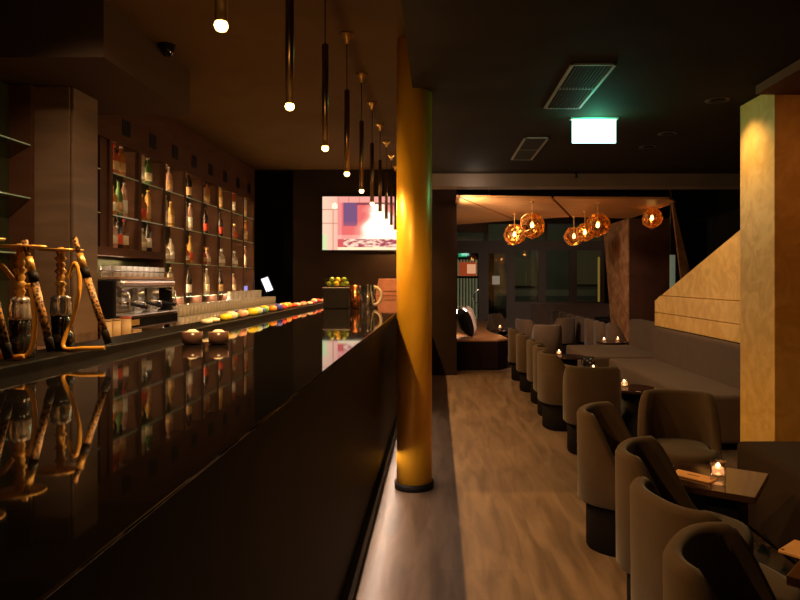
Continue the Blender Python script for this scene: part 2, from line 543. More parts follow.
labm = {'cream': mat('cream_paper_label', (.75, .62, .42), .7), 'white': mat('white_paper_label', (.8, .74, .66), .7), 'red': mat('red_paper_label', (.6, .08, .04), .7), 'tan': mat('tan_paper_label', (.55, .34, .16), .7)}
protos = {}


def bottle(shape, colour, cap, lab, loc, label, sc_=1.06):
    key = (shape, colour, cap, lab)
    if key not in protos:
        t = thing('liquor_bottle', label, 'bottle', loc, 0, 'bottles on the back bar shelves')
        pr = BOT[shape]
        sq = 6 if shape == 'square' else 2
        MB().lathe(pr[:-2], 16, sq=sq).build('body', bmats[colour], t)
        MB().lathe([(pr[-2][0], pr[-3][1]), (pr[-1][0], pr[-1][1])], 12).build('cap', capm[cap], t)
        r = pr[1][0] + .001
        MB().lathe([(r, .035), (r, .035 + pr[2][1] * .5)], 16, sq=sq).build('paper_label', labm[lab], t)
        protos[key] = t
    else:
        t = copy_tree(protos[key])
    t.location = loc
    t.rotation_euler.z = random.uniform(-.4, .4)
    t.scale = (sc_,) * 3
    t['label'] = label
    return t


ROWS = ['top', 'second', 'third', 'lowest']
BAYS = ['first', 'second', 'third', 'fourth', 'fifth', 'sixth', 'seventh', 'last']
SC = 'red black gold silver'.split()
spec = {}
R = random.Random(11)
# the nearest bays follow the photograph, the others are similar
fixed = {
    (0, 0): [('square', 'copper-red', 'red', 'tan'), ('round', 'amber', 'silver', 'tan')],
    (0, 1): [('square', 'amber', 'gold', 'cream'), ('wine', 'green', 'black', 'tan'), ('tall', 'pinkish', 'silver', 'white')],
    (0, 2): [('square', 'pinkish', 'gold', 'cream'), ('wine', 'dark', 'black', 'red'), ('round', 'brown', 'red', 'cream')],
    (1, 0): [('tall', 'clear', 'silver', 'white'), ('round', 'green', 'silver', 'cream')],
    (1, 1): [('square', 'amber', 'gold', 'red'), ('tall', 'golden', 'gold', 'tan')],
    (1, 2): [('squat', 'clear', 'silver', 'cream'), ('wine', 'dark', 'black', 'white')],
    (2, 0): [('round', 'pinkish', 'silver', 'tan')],
    (2, 1): [('tall', 'clear', 'gold', 'cream'), ('round', 'golden', 'gold', 'tan')],
    (2, 2): [('squat', 'clear', 'black', 'white'), ('round', 'clear', 'black', 'white')],
    (2, 3): [('round', 'golden', 'black', 'cream'), ('tall', 'clear', 'gold', 'cream')],
    (3, 0): [('wine', 'dark', 'black', 'tan')],
    (3, 1): [('tall', 'clear', 'silver', 'cream'), ('tall', 'pinkish', 'silver', 'white')],
    (3, 2): [('squat', 'amber', 'gold', 'cream'), ('wine', 'golden', 'gold', 'red')],
    (3, 3): [('wine', 'dark', 'black', 'white')],
    (4, 0): [('square', 'clear', 'silver', 'tan'), ('round', 'amber', 'black', 'tan')],
    (4, 1): [('wine', 'dark', 'black', 'red')],
    (4, 2): [('squat', 'copper-red', 'gold', 'tan'), ('squat', 'pinkish', 'gold', 'cream')],
    (4, 3): [('tall', 'clear', 'silver', 'white'), ('wine', 'clear', 'silver', 'cream')],
    (5, 0): [('tall', 'golden', 'gold', 'tan')],
    (5, 1): [('wine', 'dark', 'black', 'red')],
    (5, 2): [('round', 'clear', 'silver', 'white'), ('squat', 'clear', 'silver', 'white')],
    (5, 3): [('wine', 'dark', 'black', 'tan')],
    (6, 0): [('tall', 'copper-red', 'red', 'white')],
    (6, 1): [('round', 'pinkish', 'gold', 'tan'), ('squat', 'amber', 'gold', 'red')],
    (6, 2): [('round', 'clear', 'silver', 'white'), ('squat', 'clear', 'silver', 'white')],
    (6, 3): [('round', 'pinkish', 'silver', 'cream')],
    (7, 0): [('tall', 'clear', 'silver', 'tan')],
    (7, 1): [('round', 'pinkish', 'silver', 'cream'), ('tall', 'amber', 'gold', 'tan')],
    (7, 2): [('tall', 'pinkish', 'silver', 'cream')],
    (7, 3): [],
}
SHN = {'round': 'round-shouldered', 'square': 'square', 'wine': 'slim long-necked', 'squat': 'squat', 'tall': 'tall straight'}
POS = {1: ['alone'], 2: ['near', 'far'], 3: ['near', 'middle', 'far']}
for (i, j), lst in fixed.items():
    n = len(lst)
    zz = SH[j] if not (i < 2 and j == 2) else 1.725
    for k_, (s_, c_, cp, lb) in enumerate(lst):
        y = Y0 + PITCH * i + (.11 if n < 3 else .09) + k_ * (.135 if n < 3 else .105) + (.09 if n == 1 else 0)
        where = POS[n][k_]
        side = '' if n == 1 else {'near': ', left one', 'far': ', right one', 'middle': ', middle one'}[where]
        row = ROWS[j]
        lab = f'{c_} {SHN[s_]} bottle, {row} shelf of the {BAYS[i]} bay from the clad post{side}'
        bottle(s_, c_, cp, lb, (XW - .052, y, zz + .001), lab)
# piece of shelving left of the clad post
unit2 = thing('side_shelving', 'dark shelving with glass shelves at the far left picture edge', 'shelving', (XW, 0, 0))
for z in SH[:3]:
    glass_shelf(-.145, 0, 2.8, 4.398, z, unit2)
MB().box(-.149, 0, 4.40, 4.44, 1.002, 2.77).build('upright', 'shelfwood', unit2)
MB().box(-.16, -.15, 2.8, 4.44, 1.002, 2.77).build('back_panel', 'shelfback', unit2)
for (y, z, a, lab) in ((4.02, SH[0], ('square', 'copper-red', 'red', 'white'), 'red and white square bottle on the top glass shelf left of the clad post'),
                       (4.06, SH[2], ('round', 'pinkish', 'silver', 'tan'), 'pinkish round bottle on the lower glass shelf left of the clad post'),
                       ):
    bottle(*a, (XW - .07, y, z + .001), lab)
tag(glass_shelf(XW - .145, XW - .01, 4.84, 5.33, 2.366), 'top short glass shelf between the clad post and the bottle bays', 'shelf', 'short glass shelves beside the clad post')
tag(glass_shelf(XW - .145, XW - .01, 4.84, 5.33, 2.007), 'lower short glass shelf between the clad post and the bottle bays', 'shelf', 'short glass shelves beside the clad post')

# ------------------------------------------------------------------ coffee machine
cm = thing('espresso_machine', 'chrome and black espresso machine on the back counter', 'coffee machine', (-2.87, 4.88, 1.002))
cm.scale = (1.12,) * 3
# local: x towards the bar, y along the counter
for (x, y) in ((.08, .1), (.08, .85), (.40, .1), (.40, .85)):
    MB().lathe([(.025, 0), (.02, .05)], 14, (x, y, 0)).build('foot', 'black', cm)
MB().box(.02, .46, .03, .93, .05, .15).build('base', 'glossblack', cm, bevel=.02, seg=4)
MB().box(.18, .47, .06, .90, .15, .158).build('drip_tray', 'chrome', cm, bevel=.003)
MB().box(.02, .22, .04, .92, .158, .36).build('body', 'chrome', cm, bevel=.02, seg=3)
MB().box(.02, .40, .0, .035, .06, .40).build('side_panel', 'black', cm, bevel=.012)
MB().box(.02, .40, .925, .96, .06, .40).build('side_panel', 'black', cm, bevel=.012)
MB().box(.02, .44, .035, .925, .34, .40).build('group_housing', 'chrome', cm, bevel=.02, seg=3)
MB().box(.0, .42, .02, .94, .405, .42).build('cup_tray', 'counter', cm, bevel=.003)
rail = MB(); rail.tube([(.02, .03, .46), (.41, .03, .46), (.41, .93, .46), (.02, .93, .46)], .005); rail.build('cup_rail', 'chrome', cm)
for y in (.25, .50, .75):
    MB().lathe([(.045, .25), (.045, .34)], 20, (.33, y, 0)).build('brew_group', 'chrome', cm)
    pf = MB().lathe([(.034, .215), (.038, .25)], 20, (.33, y, 0)).build('portafilter', 'chrome', cm)
    MB().tube([(.36, y, .235), (.40, y + .01, .228), (.50, y + .02, .205)], [.009, .012, .014]).build('handle', 'black', pf)
for y in (.10, .88):
    MB().tube([(.38, y, .33), (.45, y, .31), (.46, y, .2)], .007).build('steam_wand', 'chrome', cm)
MB().box(.465, .468, .08, .22, .085, .125).build('badge', 'brass', cm)
# metal milk jugs standing on the tray
for y, n in ((.36, 'steel milk jug on the left half of the drip tray'), (.63, 'steel milk jug on the right half of the drip tray')):
    j = thing('milk_jug', n, 'jug', (-2.87 + .375 * 1.12, 4.88 + y * 1.12, 1.002 + .158 * 1.12 + .001), 0, 'milk jugs on the espresso machine')
    MB().lathe([(.040, 0), (.045, .01), (.042, .06), (.034, .09), (.038, .105), (.036, .105), (.032, .09), (.038, .05), (.036, .012)], 24).build('body', 'chrome', j)
    MB().tube([(.036, .02, .09), (.065, .035, .085), (.068, .037, .04), (.040, .02, .02)], .005).build('handle', 'chrome', j)


def tumbler_mb(r=.034, h=.095):
    return MB().lathe([(r * .82, 0), (r * .9, .004), (r, h), (r - .003, h), (r * .82, .012)], 14)


cup0 = None
ORD9 = ['first', 'second', 'third', 'fourth', 'fifth', 'sixth', 'seventh', 'eighth', 'ninth']
n = 0
for y in (.08, .17, .26, .35, .44, .53, .62, .71, .80):
    for x in (.30, .37):
        z = 1.002 + .421 * 1.12
        if cup0 is None:
            c = tumbler_mb(.034, .085).build('coffee_glass', 'tumbler')
            cup0 = c
        else:
            c = cup0.copy(); col.objects.link(c)
        c.location = (-2.87 + x * 1.12, 4.88 + y * 1.12, z)
        row = 'front' if x > .33 else 'rear'
        tag(c, f'{ORD9[int(round((y - .08) / .09))]} clear coffee glass from the left in the {row} row on the espresso machine', 'glass', 'coffee glasses on the espresso machine')

# storage tins beside the machine
for k_, (x, y, h, r, lab) in enumerate(((-2.32, 4.56, .17, .036, 'leftmost cream tin in front of the espresso machine'), (-2.30, 4.65, .17, .036, 'middle cream tin in front of the espresso machine'), (-2.27, 4.74, .18, .038, 'cream tin with a red lid in front of the espresso machine'), (-2.24, 4.84, .08, .036, 'short cream tin nearest the coffee machine foot'))):
    t = thing('storage_tin', lab, 'tin', (x, y, 1.002), 0, 'tins beside the espresso machine')
    MB().lathe([(r, 0), (r, h - .012)], 18).build('body', mat('cream_tin', (.62, .42, .20), .45), t)
    MB().lathe([(r + .002, h - .012), (r + .002, h)], 18).build('lid', mat('tin_lid', (.5, .07, .03) if k_ == 2 else (.45, .30, .15), .5), t)

# rows of tumblers on the back counter
gl = None
ORD = ['first', 'second', 'third', 'fourth', 'fifth', 'sixth', 'seventh', 'eighth', 'ninth', 'tenth', 'eleventh', 'twelfth', 'thirteenth', 'fourteenth', 'fifteenth', 'sixteenth', 'seventeenth', 'eighteenth', 'nineteenth',
       'twentieth', 'twenty-first', 'twenty-second', 'twenty-third', 'twenty-fourth', 'twenty-fifth', 'twenty-sixth', 'twenty-seventh', 'twenty-eighth', 'twenty-ninth', 'thirtieth', 'thirty-first', 'thirty-second', 'thirty-third', 'thirty-fourth', 'thirty-fifth', 'thirty-sixth', 'thirty-seventh', 'thirty-eighth', 'thirty-ninth', 'fortieth', 'forty-first', 'forty-second']
for tier, xs in enumerate(((-2.42, -2.52), (-2.44, -2.53))):
    for x in xs:
        y, q = 6.12, 0
        while y < 9.75:
            z = 1.002 + tier * .104
            if gl is None:
                c = gl = tumbler_mb(.043, .10).build('tumbler', 'tumbler')
            else:
                c = gl.copy(); col.objects.link(c)
            c.location = (x + random.uniform(-.003, .003), y, z)
            where = ('front' if x > -2.48 else 'rear') + ' row of the ' + ('lower' if tier == 0 else 'upper') + ' layer'
            tag(c, f'{ORD[q]} clear tumbler from the espresso machine, {where}', 'glass', f'stocked tumblers, {where}')
            y += .096
            q += 1
tall = None
for k_ in range(8):
    y = 8.3 + k_ * .18
    if tall is None:
        c = tall = MB().lathe([(.030, 0), (.034, .01), (.040, .20), (.037, .20), (.028, .02)], 14).build('tall_glass', 'tumbler')
    else:
        c = tall.copy(); col.objects.link(c)
    c.location = (-2.63, y, 1.002)
    c.scale = (1.2, 1.2, 1.5)
    tag(c, f'{ORD[k_]} tall clear beer glass standing behind the far tumblers', 'glass', 'tall glasses behind the far tumblers')

# till screen at the far end of the back counter
t = thing('till_terminal', 'small tilted screen glowing white at the far end of the counter', 'till', (-2.62, 10.05, 1.002), .0)
MB().box(-.05, .05, -.04, .04, 0, .012).build('base', 'black', t)
MB().tube([(0, 0, .01), (0, 0, .28)], .012).build('stand', 'black', t)
s_ = MB().box(-.08, .08, -.008, .008, -.13, .13).build('housing', 'black', t, loc=(0, -.02, .38), rot=(.2, -.35, 0))
MB().box(-.055, .055, -.0095, -.0085, -.11, .11).build('display', emit_mat('screen_glow', (.8, .85, 1), 1.6), s_)
t = tag(MB().box(-.035, .035, -.004, .004, 0, .09).build('card_reader', emit_mat('blue_glow', (.45, .4, 1), .8), loc=(-2.82, 9.55, 1.272)), 'small blue-lit display standing on the lowest shelf of the last bay', 'display')

# ------------------------------------------------------------------ things on the bar
cols = {'yellow': (.85, .62, .03), 'blue': (.05, .06, .42), 'white': (.8, .68, .5), 'green': (.08, .30, .08), 'red': (.65, .05, .03), 'orange': (.85, .30, .04), 'pale green': (.45, .60, .35), 'pink': (.75, .35, .25)}
cmat = {k: mat('packet_' + k.replace(' ', '_'), v, .35, c2=tuple(min(1, q * 1.25) for q in v), nscale=30) for k, v in cols.items()}
seq = [(3.00, 'white', .028), (3.13, 'white', .026), (3.27, 'yellow', .04), (3.36, 'white', .05), (3.45, 'green', .04), (3.52, 'pink', .05), (3.60, 'blue', .045), (3.66, 'white', .04), (3.74, 'yellow', .05),
       (3.84, 'pale green', .05), (3.93, 'blue', .045), (4.02, 'green', .045), (4.12, 'yellow', .05), (4.24, 'orange', .045), (4.34, 'blue', .055), (4.48, 'red', .045), (4.60, 'yellow', .05), (4.72, 'orange', .05), (4.86, 'red', .035), (5.0, 'white', .035),
       (5.12, 'pink', .035), (5.25, 'red', .04), (5.4, 'white', .03), (5.52, 'red', .035), (5.66, 'blue', .03), (5.8, 'white', .045), (5.92, 'red', .04), (6.06, 'pink', .03), (6.2, 'red', .03), (6.35, 'orange', .03)]
for k_, (y, c_, h) in enumerate(seq):
    mb = MB().lathe([(.020, 0), (.028, h * .25), (.026, h * .6), (.012, h * .8)], 9, sq=3, sx=1.15, sy=.9)
    side = 'near end' if y < 3.8 else ('middle' if y < 4.9 else 'far end')
    xo = -1.085 + random.uniform(-.012, .03)
    o = mb.build('sweet_packet', cmat[c_], loc=(xo, y, 1.248), rot=(0, 0, random.uniform(0, 3)))
    prev = seq[k_ - 1][1] if k_ else 'bowl-side'
    nxt = seq[k_ + 1][1] if k_ < len(seq) - 1 else 'napkin-side'
    tag(o, f'{c_} sweet packet, {side} of the ledge row, between {prev} and {nxt} ones', 'sweet packet', 'sweet packets along the bar ledge')
for k_, (x, y, side) in enumerate(((-.885, 2.35, 'left'), (-.79, 2.35, 'right'))):
    t = thing('snack_bowl', f'{side} of two small dark brown bowls on the bar top', 'bowl', (x, y, 1.2185), 0, 'dark bowls on the bar')
    MB().lathe([(.026, 0), (.034, .004), (.036, .045), (.033, .045), (.031, .008)], 24).build('body', mat('brown_glazed_bowl', (.09, .045, .035), .25), t)
    MB().lathe([(.030, .038), (.012, .052)], 14).build('salt_filling', 'white', t)

# black napkin box, tray of limes, copper cup and jug
nb = thing('napkin_box', 'black box at the far end of the bar holding a tray of cut fruit', 'box', (-.82, 5.32, 1.2185))
MB().box(-.10, .10, -.07, .07, 0, .165).build('body', 'black', nb, bevel=.006)
MB().box(-.105, .105, -.075, .075, .165, .172).build('lid', 'chrome', nb, bevel=.002)
tray = tag(MB().add([], []).box(-.09, .115, -.06, .06, 0, .006).box(-.09, -.086, -.06, .06, .006, .07).box(.111, .115, -.06, .06, .006, .07).box(-.086, .111, -.06, -.056, .006, .07).box(-.086, .111, .056, .06, .006, .07).build('fruit_tray', 'glass', loc=(-.82, 5.32, 1.392)), 'clear plastic tray of cut fruit on the black box', 'tray')
ly = mat('lemon_skin', (.85, .60, .05), .4); lg = mat('lime_skin', (.22, .30, .03), .4)
for k_, (x, y, z, m_) in enumerate(((-.06, -.02, 0, lg), (-.02, .025, 0, lg), (.005, -.025, 0, ly), (.05, .02, 0, lg), (.085, -.02, 0, lg), (.01, .0, .035, ly), (-.04, .0, .036, lg), (.06, -.005, .036, lg))):
    lem = m_ is ly
    o = MB().lathe([(.004, 0), (.016, .006), (.021, .02), (.016, .034), (.004, .040)], 12).build('lemon' if lem else 'lime', m_, loc=(-.82 + x, 5.32 + y, 1.399 + z * .98))
    lay = 'bottom layer' if z == 0 else 'top layer'
    pos = ['far left', 'rear left', 'front middle', 'rear right', 'far right', 'centre', 'left', 'right'][k_]
    tag(o, f"{'yellow lemon' if lem else 'green lime'} in the clear tray, {lay}, {pos}", 'fruit', 'fruit in the clear tray')
cc = thing('copper_cup', 'tall copper cup between the black box and the glass jug', 'cup', (-.665, 5.28, 1.2185))
MB().lathe([(.030, 0), (.036, .005), (.044, .19), (.041, .19), (.034, .01)], 28).build('body', 'copper', cc)
jg = thing('beer_jug', 'large glass jug with round handle at the far end of the bar', 'jug', (-.575, 5.42, 1.2185))
MB().lathe([(.045, 0), (.052, .01), (.060, .19), (.056, .19), (.046, .02)], 28).build('body', 'glass', jg)
hp = [(.055 + .055 * math.sin(a), 0, .10 - .072 * math.cos(a)) for a in [PI * k_ / 12 for k_ in range(13)]]
hp = [(.05, 0, hp[0][2])] + hp + [(.05, 0, hp[-1][2])]
MB().tube(hp, .013, 12).build('handle', mat('thick_glass_handle', (.7, .55, .4), .08, spec=.9, trans=.3), jg)
for x, y, h, lab in ((-1.09, 6.55, .075, 'short gilt shot glass at the far end of the bar ledge'), (-1.08, 6.78, .12, 'tallest gilt glass at the far end of the bar ledge')):
    tag(MB().lathe([(.020, 0), (.028, h), (.026, h), (.017, .006)], 16).build('shot_glass', mat('gilt_glass', (.65, .42, .16), .2, .6), loc=(x, y, 1.248)), lab, 'glass', 'gilt glasses on the ledge')
nh = thing('napkin_holder', 'low clear napkin holder at the far end of the bar ledge', 'napkin holder', (-1.09, 6.43, 1.248))
MB().box(-.05, .05, -.03, .03, 0, .008).build('base', 'black', nh)
MB().box(-.05, .05, -.022, -.018, .008, .06).box(-.05, .05, .018, .022, .008, .06).build('side_plate', 'glass', nh)
t = thing('wooden_box', 'reddish wooden box with slanted side mirrored in the bar end', 'box', (-.62, 9.7, 1.2185))
MB().extrude([(-.29, -.12, 0), (.25, -.12, 0), (.25, -.12, .25), (-.24, -.12, .25)], (0, .24, 0)).build('body', mat('reddish_box_wood', (.34, .11, .06), .45, c2=(.42, .15, .085), nscale=12), t, bevel=.006)
MB().box(-.16, .10, -.127, -.12, .06, .075).build('handle', 'darkbrass', t)

# ------------------------------------------------------------------ water pipes
def hookah(x, y, label, hoses, s=1.0, glassm='glossblack', bowl=False):
    t = thing('water_pipe', label, 'water pipe', (x, y, 1.248), 0, 'water pipes on the bar ledge')
    t.scale = (s, s, s)
    MB().lathe([(.032, 0), (.036, .006), (.036, .04), (.028, .055), (.022, .065), (.024, .08), (.024, .105)], 20, sq=3).build('glass_base', glassm, t)
    MB().lathe([(.028, .105), (.030, .112), (.030, .145), (.026, .155), (.030, .16), (.018, .17)], 20).build('collar', 'chrome', t)
    prof = [(.012, .165)]
    for q in range(7):
        z = .175 + q * .02
        prof += [(.010, z), (.018 if q % 2 else .014, z + .010), (.010, z + .018)]
    prof += [(.008, .32)]
    MB().lathe(prof, 16).build('stem', 'brass', t)
    MB().lathe([(.004, .306), (.062, .309), (.066, .314), (.060, .312), (.004, .311)], 28).build('ash_tray', 'brass', t)
    if bowl:
        MB().lathe([(.010, .32), (.012, .33), (.026, .345), (.030, .365), (.026, .365), (.010, .345)], 18).build('tobacco_bowl', 'black', t)
    for (pts, hp_) in hoses:
        h = MB().tube(pts, .0068, 8).build('hose', 'hose', t)
        a_, b_ = Vector(hp_[0]), Vector(hp_[1])
        d = b_ - a_
        MB().tube([a_, a_ + d * .12, a_ + d * .14], [.010, .012, .009], 10).build('grip_end', 'black', h)
        MB().tube([a_ + d * .13, a_ + d * .66], .0105, 12).build('leopard_handle', 'leopard', h)
        MB().tube([a_ + d * .66, a_ + d * .76], .0125, 12).build('collar_band', 'black', h)
        MB().tube([a_ + d * .76, a_ + d * .90], [.011, .010], 12).build('gold_ferrule', 'brass', h)
        MB().tube([a_ + d * .90, a_ + d * 1.06], [.006, .009], 10).build('mouthpiece', 'leopard', h)
    return t


def smooth_path(ctrl, n=8):
    out = []
    P = [Vector(c) for c in ctrl]
    P = [P[0]] + P + [P[-1]]
    for i in range(1, len(P) - 2):
        for k_ in range(n):
            u = k_ / n
            p0, p1, p2, p3 = P[i - 1], P[i], P[i + 1], P[i + 2]
            out.append(.5 * ((2 * p1) + (-p0 + p2) * u + (2 * p0 - 5 * p1 + 4 * p2 - p3) * u * u + (-p0 + 3 * p1 - 3 * p2 + p3) * u ** 3))
    out.append(P[-2])
    return out


hA = (smooth_path([(.02, 0, .20), (.05, -.03, .19), (.065, -.04, .08), (.05, -.05, .012), (-.01, -.06, .010), (-.05, -.05, .03)]), [(.105, -.03, .02), (.035, -.03, .31)])
hB = (smooth_path([(-.02, 0, .22), (-.05, -.02, .26), (-.065, -.03, .18), (-.06, -.04, .05), (-.02, -.06, .010), (.05, -.06, .010)]), [(-.02, -.05, .03), (-.075, -.03, .29)])
hC = (smooth_path([(.02, 0, .22), (.045, 0, .27), (.06, 0, .2), (.05, -.02, .10), (.03, -.04, .012), (.10, -.05, .008), (.16, -.04, .008)]), [(.165, -.03, .02), (.06, -.02, .33)])
hookah(-1.09, 1.70, 'water pipe with brass stem and leopard hoses, second from the left', [hA, hB], .93)
hookah(-1.10, 1.90, 'rightmost water pipe with brass stem, nearest the clad post', [hC], .93)
hookah(-1.09, 1.53, 'leftmost water pipe, cut by the picture edge', [hA, hB], .96, 'copper', True)

# ------------------------------------------------------------------ pendants
first = None
for k_ in range(10):
    y = 1.852 + .862 * k_
    if first is None:
        t = thing('pendant_lamp', '', 'pendant lamp', (-.615, y, 3.13), 0, 'slim tube pendants above the bar')
        MB().lathe([(.048, -.001), (.048, -.008), (.020, -.036), (.012, -.065), (.004, -.07)], 20).build('ceiling_cap', 'brass', t)
        MB().tube([(0, 0, -.065), (0, 0, -.385)], .0035, 6).build('cord', 'black', t)
        MB().lathe([(.004, -.380), (.018, -.385), (.018, -.945), (.014, -.945), (.014, -.40)], 16).build('tube', 'darkbrass', t)
        MB().lathe([(.002, -.932), (.017, -.946), (.020, -.956), (.015, -.968), (.002, -.974)], 14).build('bulb', 'bulb', t)
        first = t
    else:
        t = copy_tree(first)
        t.location = (-.615, y, 3.13)
    ordn = ['nearest', 'second', 'third', 'fourth', 'fifth', 'sixth', 'seventh', 'eighth', 'ninth', 'tenth and farthest'][k_]
    t['label'] = f'{ordn} slim brass tube pendant in the row above the bar'
    lamp('pendant_bulb_light', 'SPOT', (-.615, y, 2.145), WARM, PENDANT_W, (-.615, y, 0), spot_size=math.radians(170), spot_blend=1.0, shadow_soft_size=.008)
    lamp('pendant_glow_light', 'POINT', (-.615, y, 2.140), WARM, PENDANT_W * .06, shadow_soft_size=.006)


# ------------------------------------------------------------------ screen with the fire
def fire_screen():
    t = thing('wall_screen', 'bright wall screen showing a burning fireplace above the bar end', 'screen', (-1.015, 9.89, 2.31))
    t.scale = (1.2375,) * 3
    MB().box(-.60, .60, -.03, .01, -.345, .345).build('housing', 'black', t, bevel=.004)
    nx, ny = 116, 66
    W_, H_ = 1.165, .655
    me = bpy.data.meshes.new('picture')
    vs = [(-W_ / 2 + W_ * i / nx, -.032, -H_ / 2 + H_ * j / ny) for j in range(ny + 1) for i in range(nx + 1)]
    fs = [(j * (nx + 1) + i, j * (nx + 1) + i + 1, (j + 1) * (nx + 1) + i + 1, (j + 1) * (nx + 1) + i) for j in range(ny) for i in range(nx)]
    me.from_pydata(vs, [], fs)
    ca = me.color_attributes.new('col', 'FLOAT_COLOR', 'POINT')
    rr = random.Random(3)

    def mixc(a, b, t_):
        t_ = max(0, min(1, t_))
        return tuple(a[q] * (1 - t_) + b[q] * t_ for q in range(3))
    for idx, (x, y, z) in enumerate(vs):
        u, v = (x + W_ / 2) / W_, (z + H_ / 2) / H_     # v up
        c = (1.0, .50, .36)
        if u < .16:
            c = mixc((1.1, .72, .50), (1.1, .55, .42), u / .16)
            if abs(v - .76) < .012 or abs(v - .50) < .012 or (abs(u - .11) < .006 and v < .76):
                c = (.55, .25, .15)
            if u < .05 and v < .3:
                c = (.75, .85, .45)
            if (u - .13) ** 2 + ((v - .82) * .56) ** 2 < .0012:
                c = (1.4, 1.1, .8)
        elif v > .88:
            c = (1.0, .40, .33)
            if abs((u * 9) % 1 - .5) < .04:
                c = (.75, .25, .2)
        elif v < .05:
            c = (1.2, .95, .6)
        else:
            c = (.90, .17, .16)
            if u < .20:
                c = (.95, .30, .27)
            if .22 < u < .37 and v > .45:
                c = mixc((.22, .10, .22), (.55, .12, .16), max(0, (.55 - v) * 6))
            if .36 < u < .80 and v > .84:
                c = (.30, .06, .08)
            if u > .8 and v > .6:
                c = (.55, .12, .12)
            # flames
            cx = .60
            wd = .05 + .26 * (1 - v) ** 1.1
            fl = 1 - abs(u - cx + .02 * math.sin(v * 18)) / wd
            if v > .70:
                fl = max(fl * .5, 1.2 - min(abs(u - .53), abs(u - .585)) * 90) if v < .86 else -1
            c = mixc(c, (1.15, .55, .42), (fl + .35) * 1.2)
            c = mixc(c, (1.6, 1.4, 1.1), fl * 2.6)
            if v < .20:
                from mathutils import noise as nz
                q = nz.noise(Vector((u * 14, v * 26, .3))) + .6 * nz.noise(Vector((u * 34, v * 48, 2.1)))
                c = mixc((.42, .07, .10), (1.3, .85, .62), .45 + q * 1.6)
                if u < .22:
                    c = (.75, .12, .12)
            elif v < .28:
                c = mixc(c, (1.3, .9, .7), .3)
        ca.data[idx].color = (*c, 1)
    m = bpy.data.materials.new('fireplace_picture')
    m.use_nodes = True
    nt = m.node_tree
    nt.nodes.remove(nt.nodes['Principled BSDF'])
    e = nt.nodes.new('ShaderNodeEmission')
    a_ = nt.nodes.new('ShaderNodeAttribute')
    a_.attribute_name = 'col'
    nt.links.new(a_.outputs['Color'], e.inputs[0])
    e.inputs[1].default_value = 1.0
    nt.links.new(e.outputs[0], nt.nodes['Material Output'].inputs[0])
    me.materials.append(m)
    o = bpy.data.objects.new('picture', me)
    col.objects.link(o)
    o.parent = t


fire_screen()

# ------------------------------------------------------------------ ceiling fittings
def vent(x0, x1, y0, y1, label):
    t = thing('air_vent', label, 'air vent', ((x0 + x1) / 2, (y0 + y1) / 2, 2.759), 0, 'slatted ceiling vents')
    hx, hy = (x1 - x0) / 2, (y1 - y0) / 2
    f = MB()
    f.box(-hx, hx, -hy, -hy + .018, -.012, 0).box(-hx, hx, hy - .018, hy, -.012, 0).box(-hx, -hx + .018, -hy, hy, -.012, 0).box(hx - .018, hx, -hy, hy, -.012, 0).box(-hx, hx, -.009, .009, -.012, 0)
    f.build('frame', mat('vent_frame_grey', (.30, .30, .27), .5), t)
    s = MB()
    n_ = 11
    for i in range(1, n_):
        x = -hx + .018 + (2 * hx - .036) * i / n_
        s.box(x - .004, x + .004, -hy + .018, hy - .018, -.012, -.001)
    s.build('slats', mat('vent_slat_grey', (.05, .05, .045), .6), t)
    MB().box(-hx + .01, hx - .01, -hy + .01, hy - .01, -.002, -.0005).build('dark_opening', 'black', t)


vent(.81, 1.085, 3.92, 4.93, 'large slatted ceiling vent, nearer of two, beside the lit sign')
vent(.80, 1.03, 5.95, 7.04, 'smaller looking slatted ceiling vent beyond the lit sign')
ex = thing('exit_sign', 'glowing pale green exit sign hanging from the dark ceiling', 'exit sign', (1.27, 5.26, 2.759))
MB().box(-.19, .19, -.03, .03, -.012, 0).build('mounting_plate', mat('pale_sign_housing', (.5, .55, .5), .5), ex)
MB().box(-.175, .175, -.010, .010, -.200, -.012).build('light_panel', 'exitsign', ex)
lamp('exit_sign_light', 'POINT', (1.27, 5.18, 2.66), (.06, 1, .52), 5, shadow_soft_size=.06)
for (x, y), lab in zip(DOWN, ('nearest recessed downlight left of the square gold column', 'middle recessed downlight of the three in the dark ceiling', 'farthest recessed downlight of the three in the dark ceiling')):
    t = thing('recessed_downlight', lab, 'downlight', (x, y, 2.759), 0, 'recessed ceiling downlights')
    MB().lathe([(.085, 0), (.085, -.004), (.070, -.006), (.068, -.001)], 28).build('trim_ring', mat('dark_ring', (.06, .05, .05), .35), t)
    MB().lathe([(.055, -.001), (.055, -.012), (.04, -.014)], 24).build('reflector', 'black', t)
sp = thing('sprinkler', 'tiny sprinkler head under the ceiling edge above the lounge', 'sprinkler', (1.70, 7.97, 2.60))
sp.location = (1.70, 7.93, 2.759)
MB().lathe([(.03, 0), (.03, -.01), (.012, -.012), (.010, -.05), (.024, -.055), (.024, -.06)], 16).build('head', 'black', sp)
sp = thing('dome_camera', 'small black dome camera on the ceiling bulkhead over the bar', 'camera', (-1.93, 4.65, 3.13))
MB().lathe([(.050, 0), (.052, -.02), (.045, -.05), (.028, -.075), (.004, -.085)], 24).build('dome', 'glossblack', sp)
MB().lathe([(.060, 0), (.060, -.012)], 24).build('base', 'black', sp)

# ------------------------------------------------------------------ chairs
def seat_plan(phi, rx, ry, e=2.7):
    """point on the rounded plan; phi = 0 at the back (-y), +-180 at the front"""
    s_, c_ = math.sin(phi), -math.cos(phi)
    k_ = (abs(s_) ** e + abs(c_) ** e) ** (-1 / e)
    return rx * k_ * s_, ry * k_ * c_


def smoothstep(a, b, x):
    t_ = max(0, min(1, (x - a) / (b - a)))
    return t_ * t_ * (3 - 2 * t_)


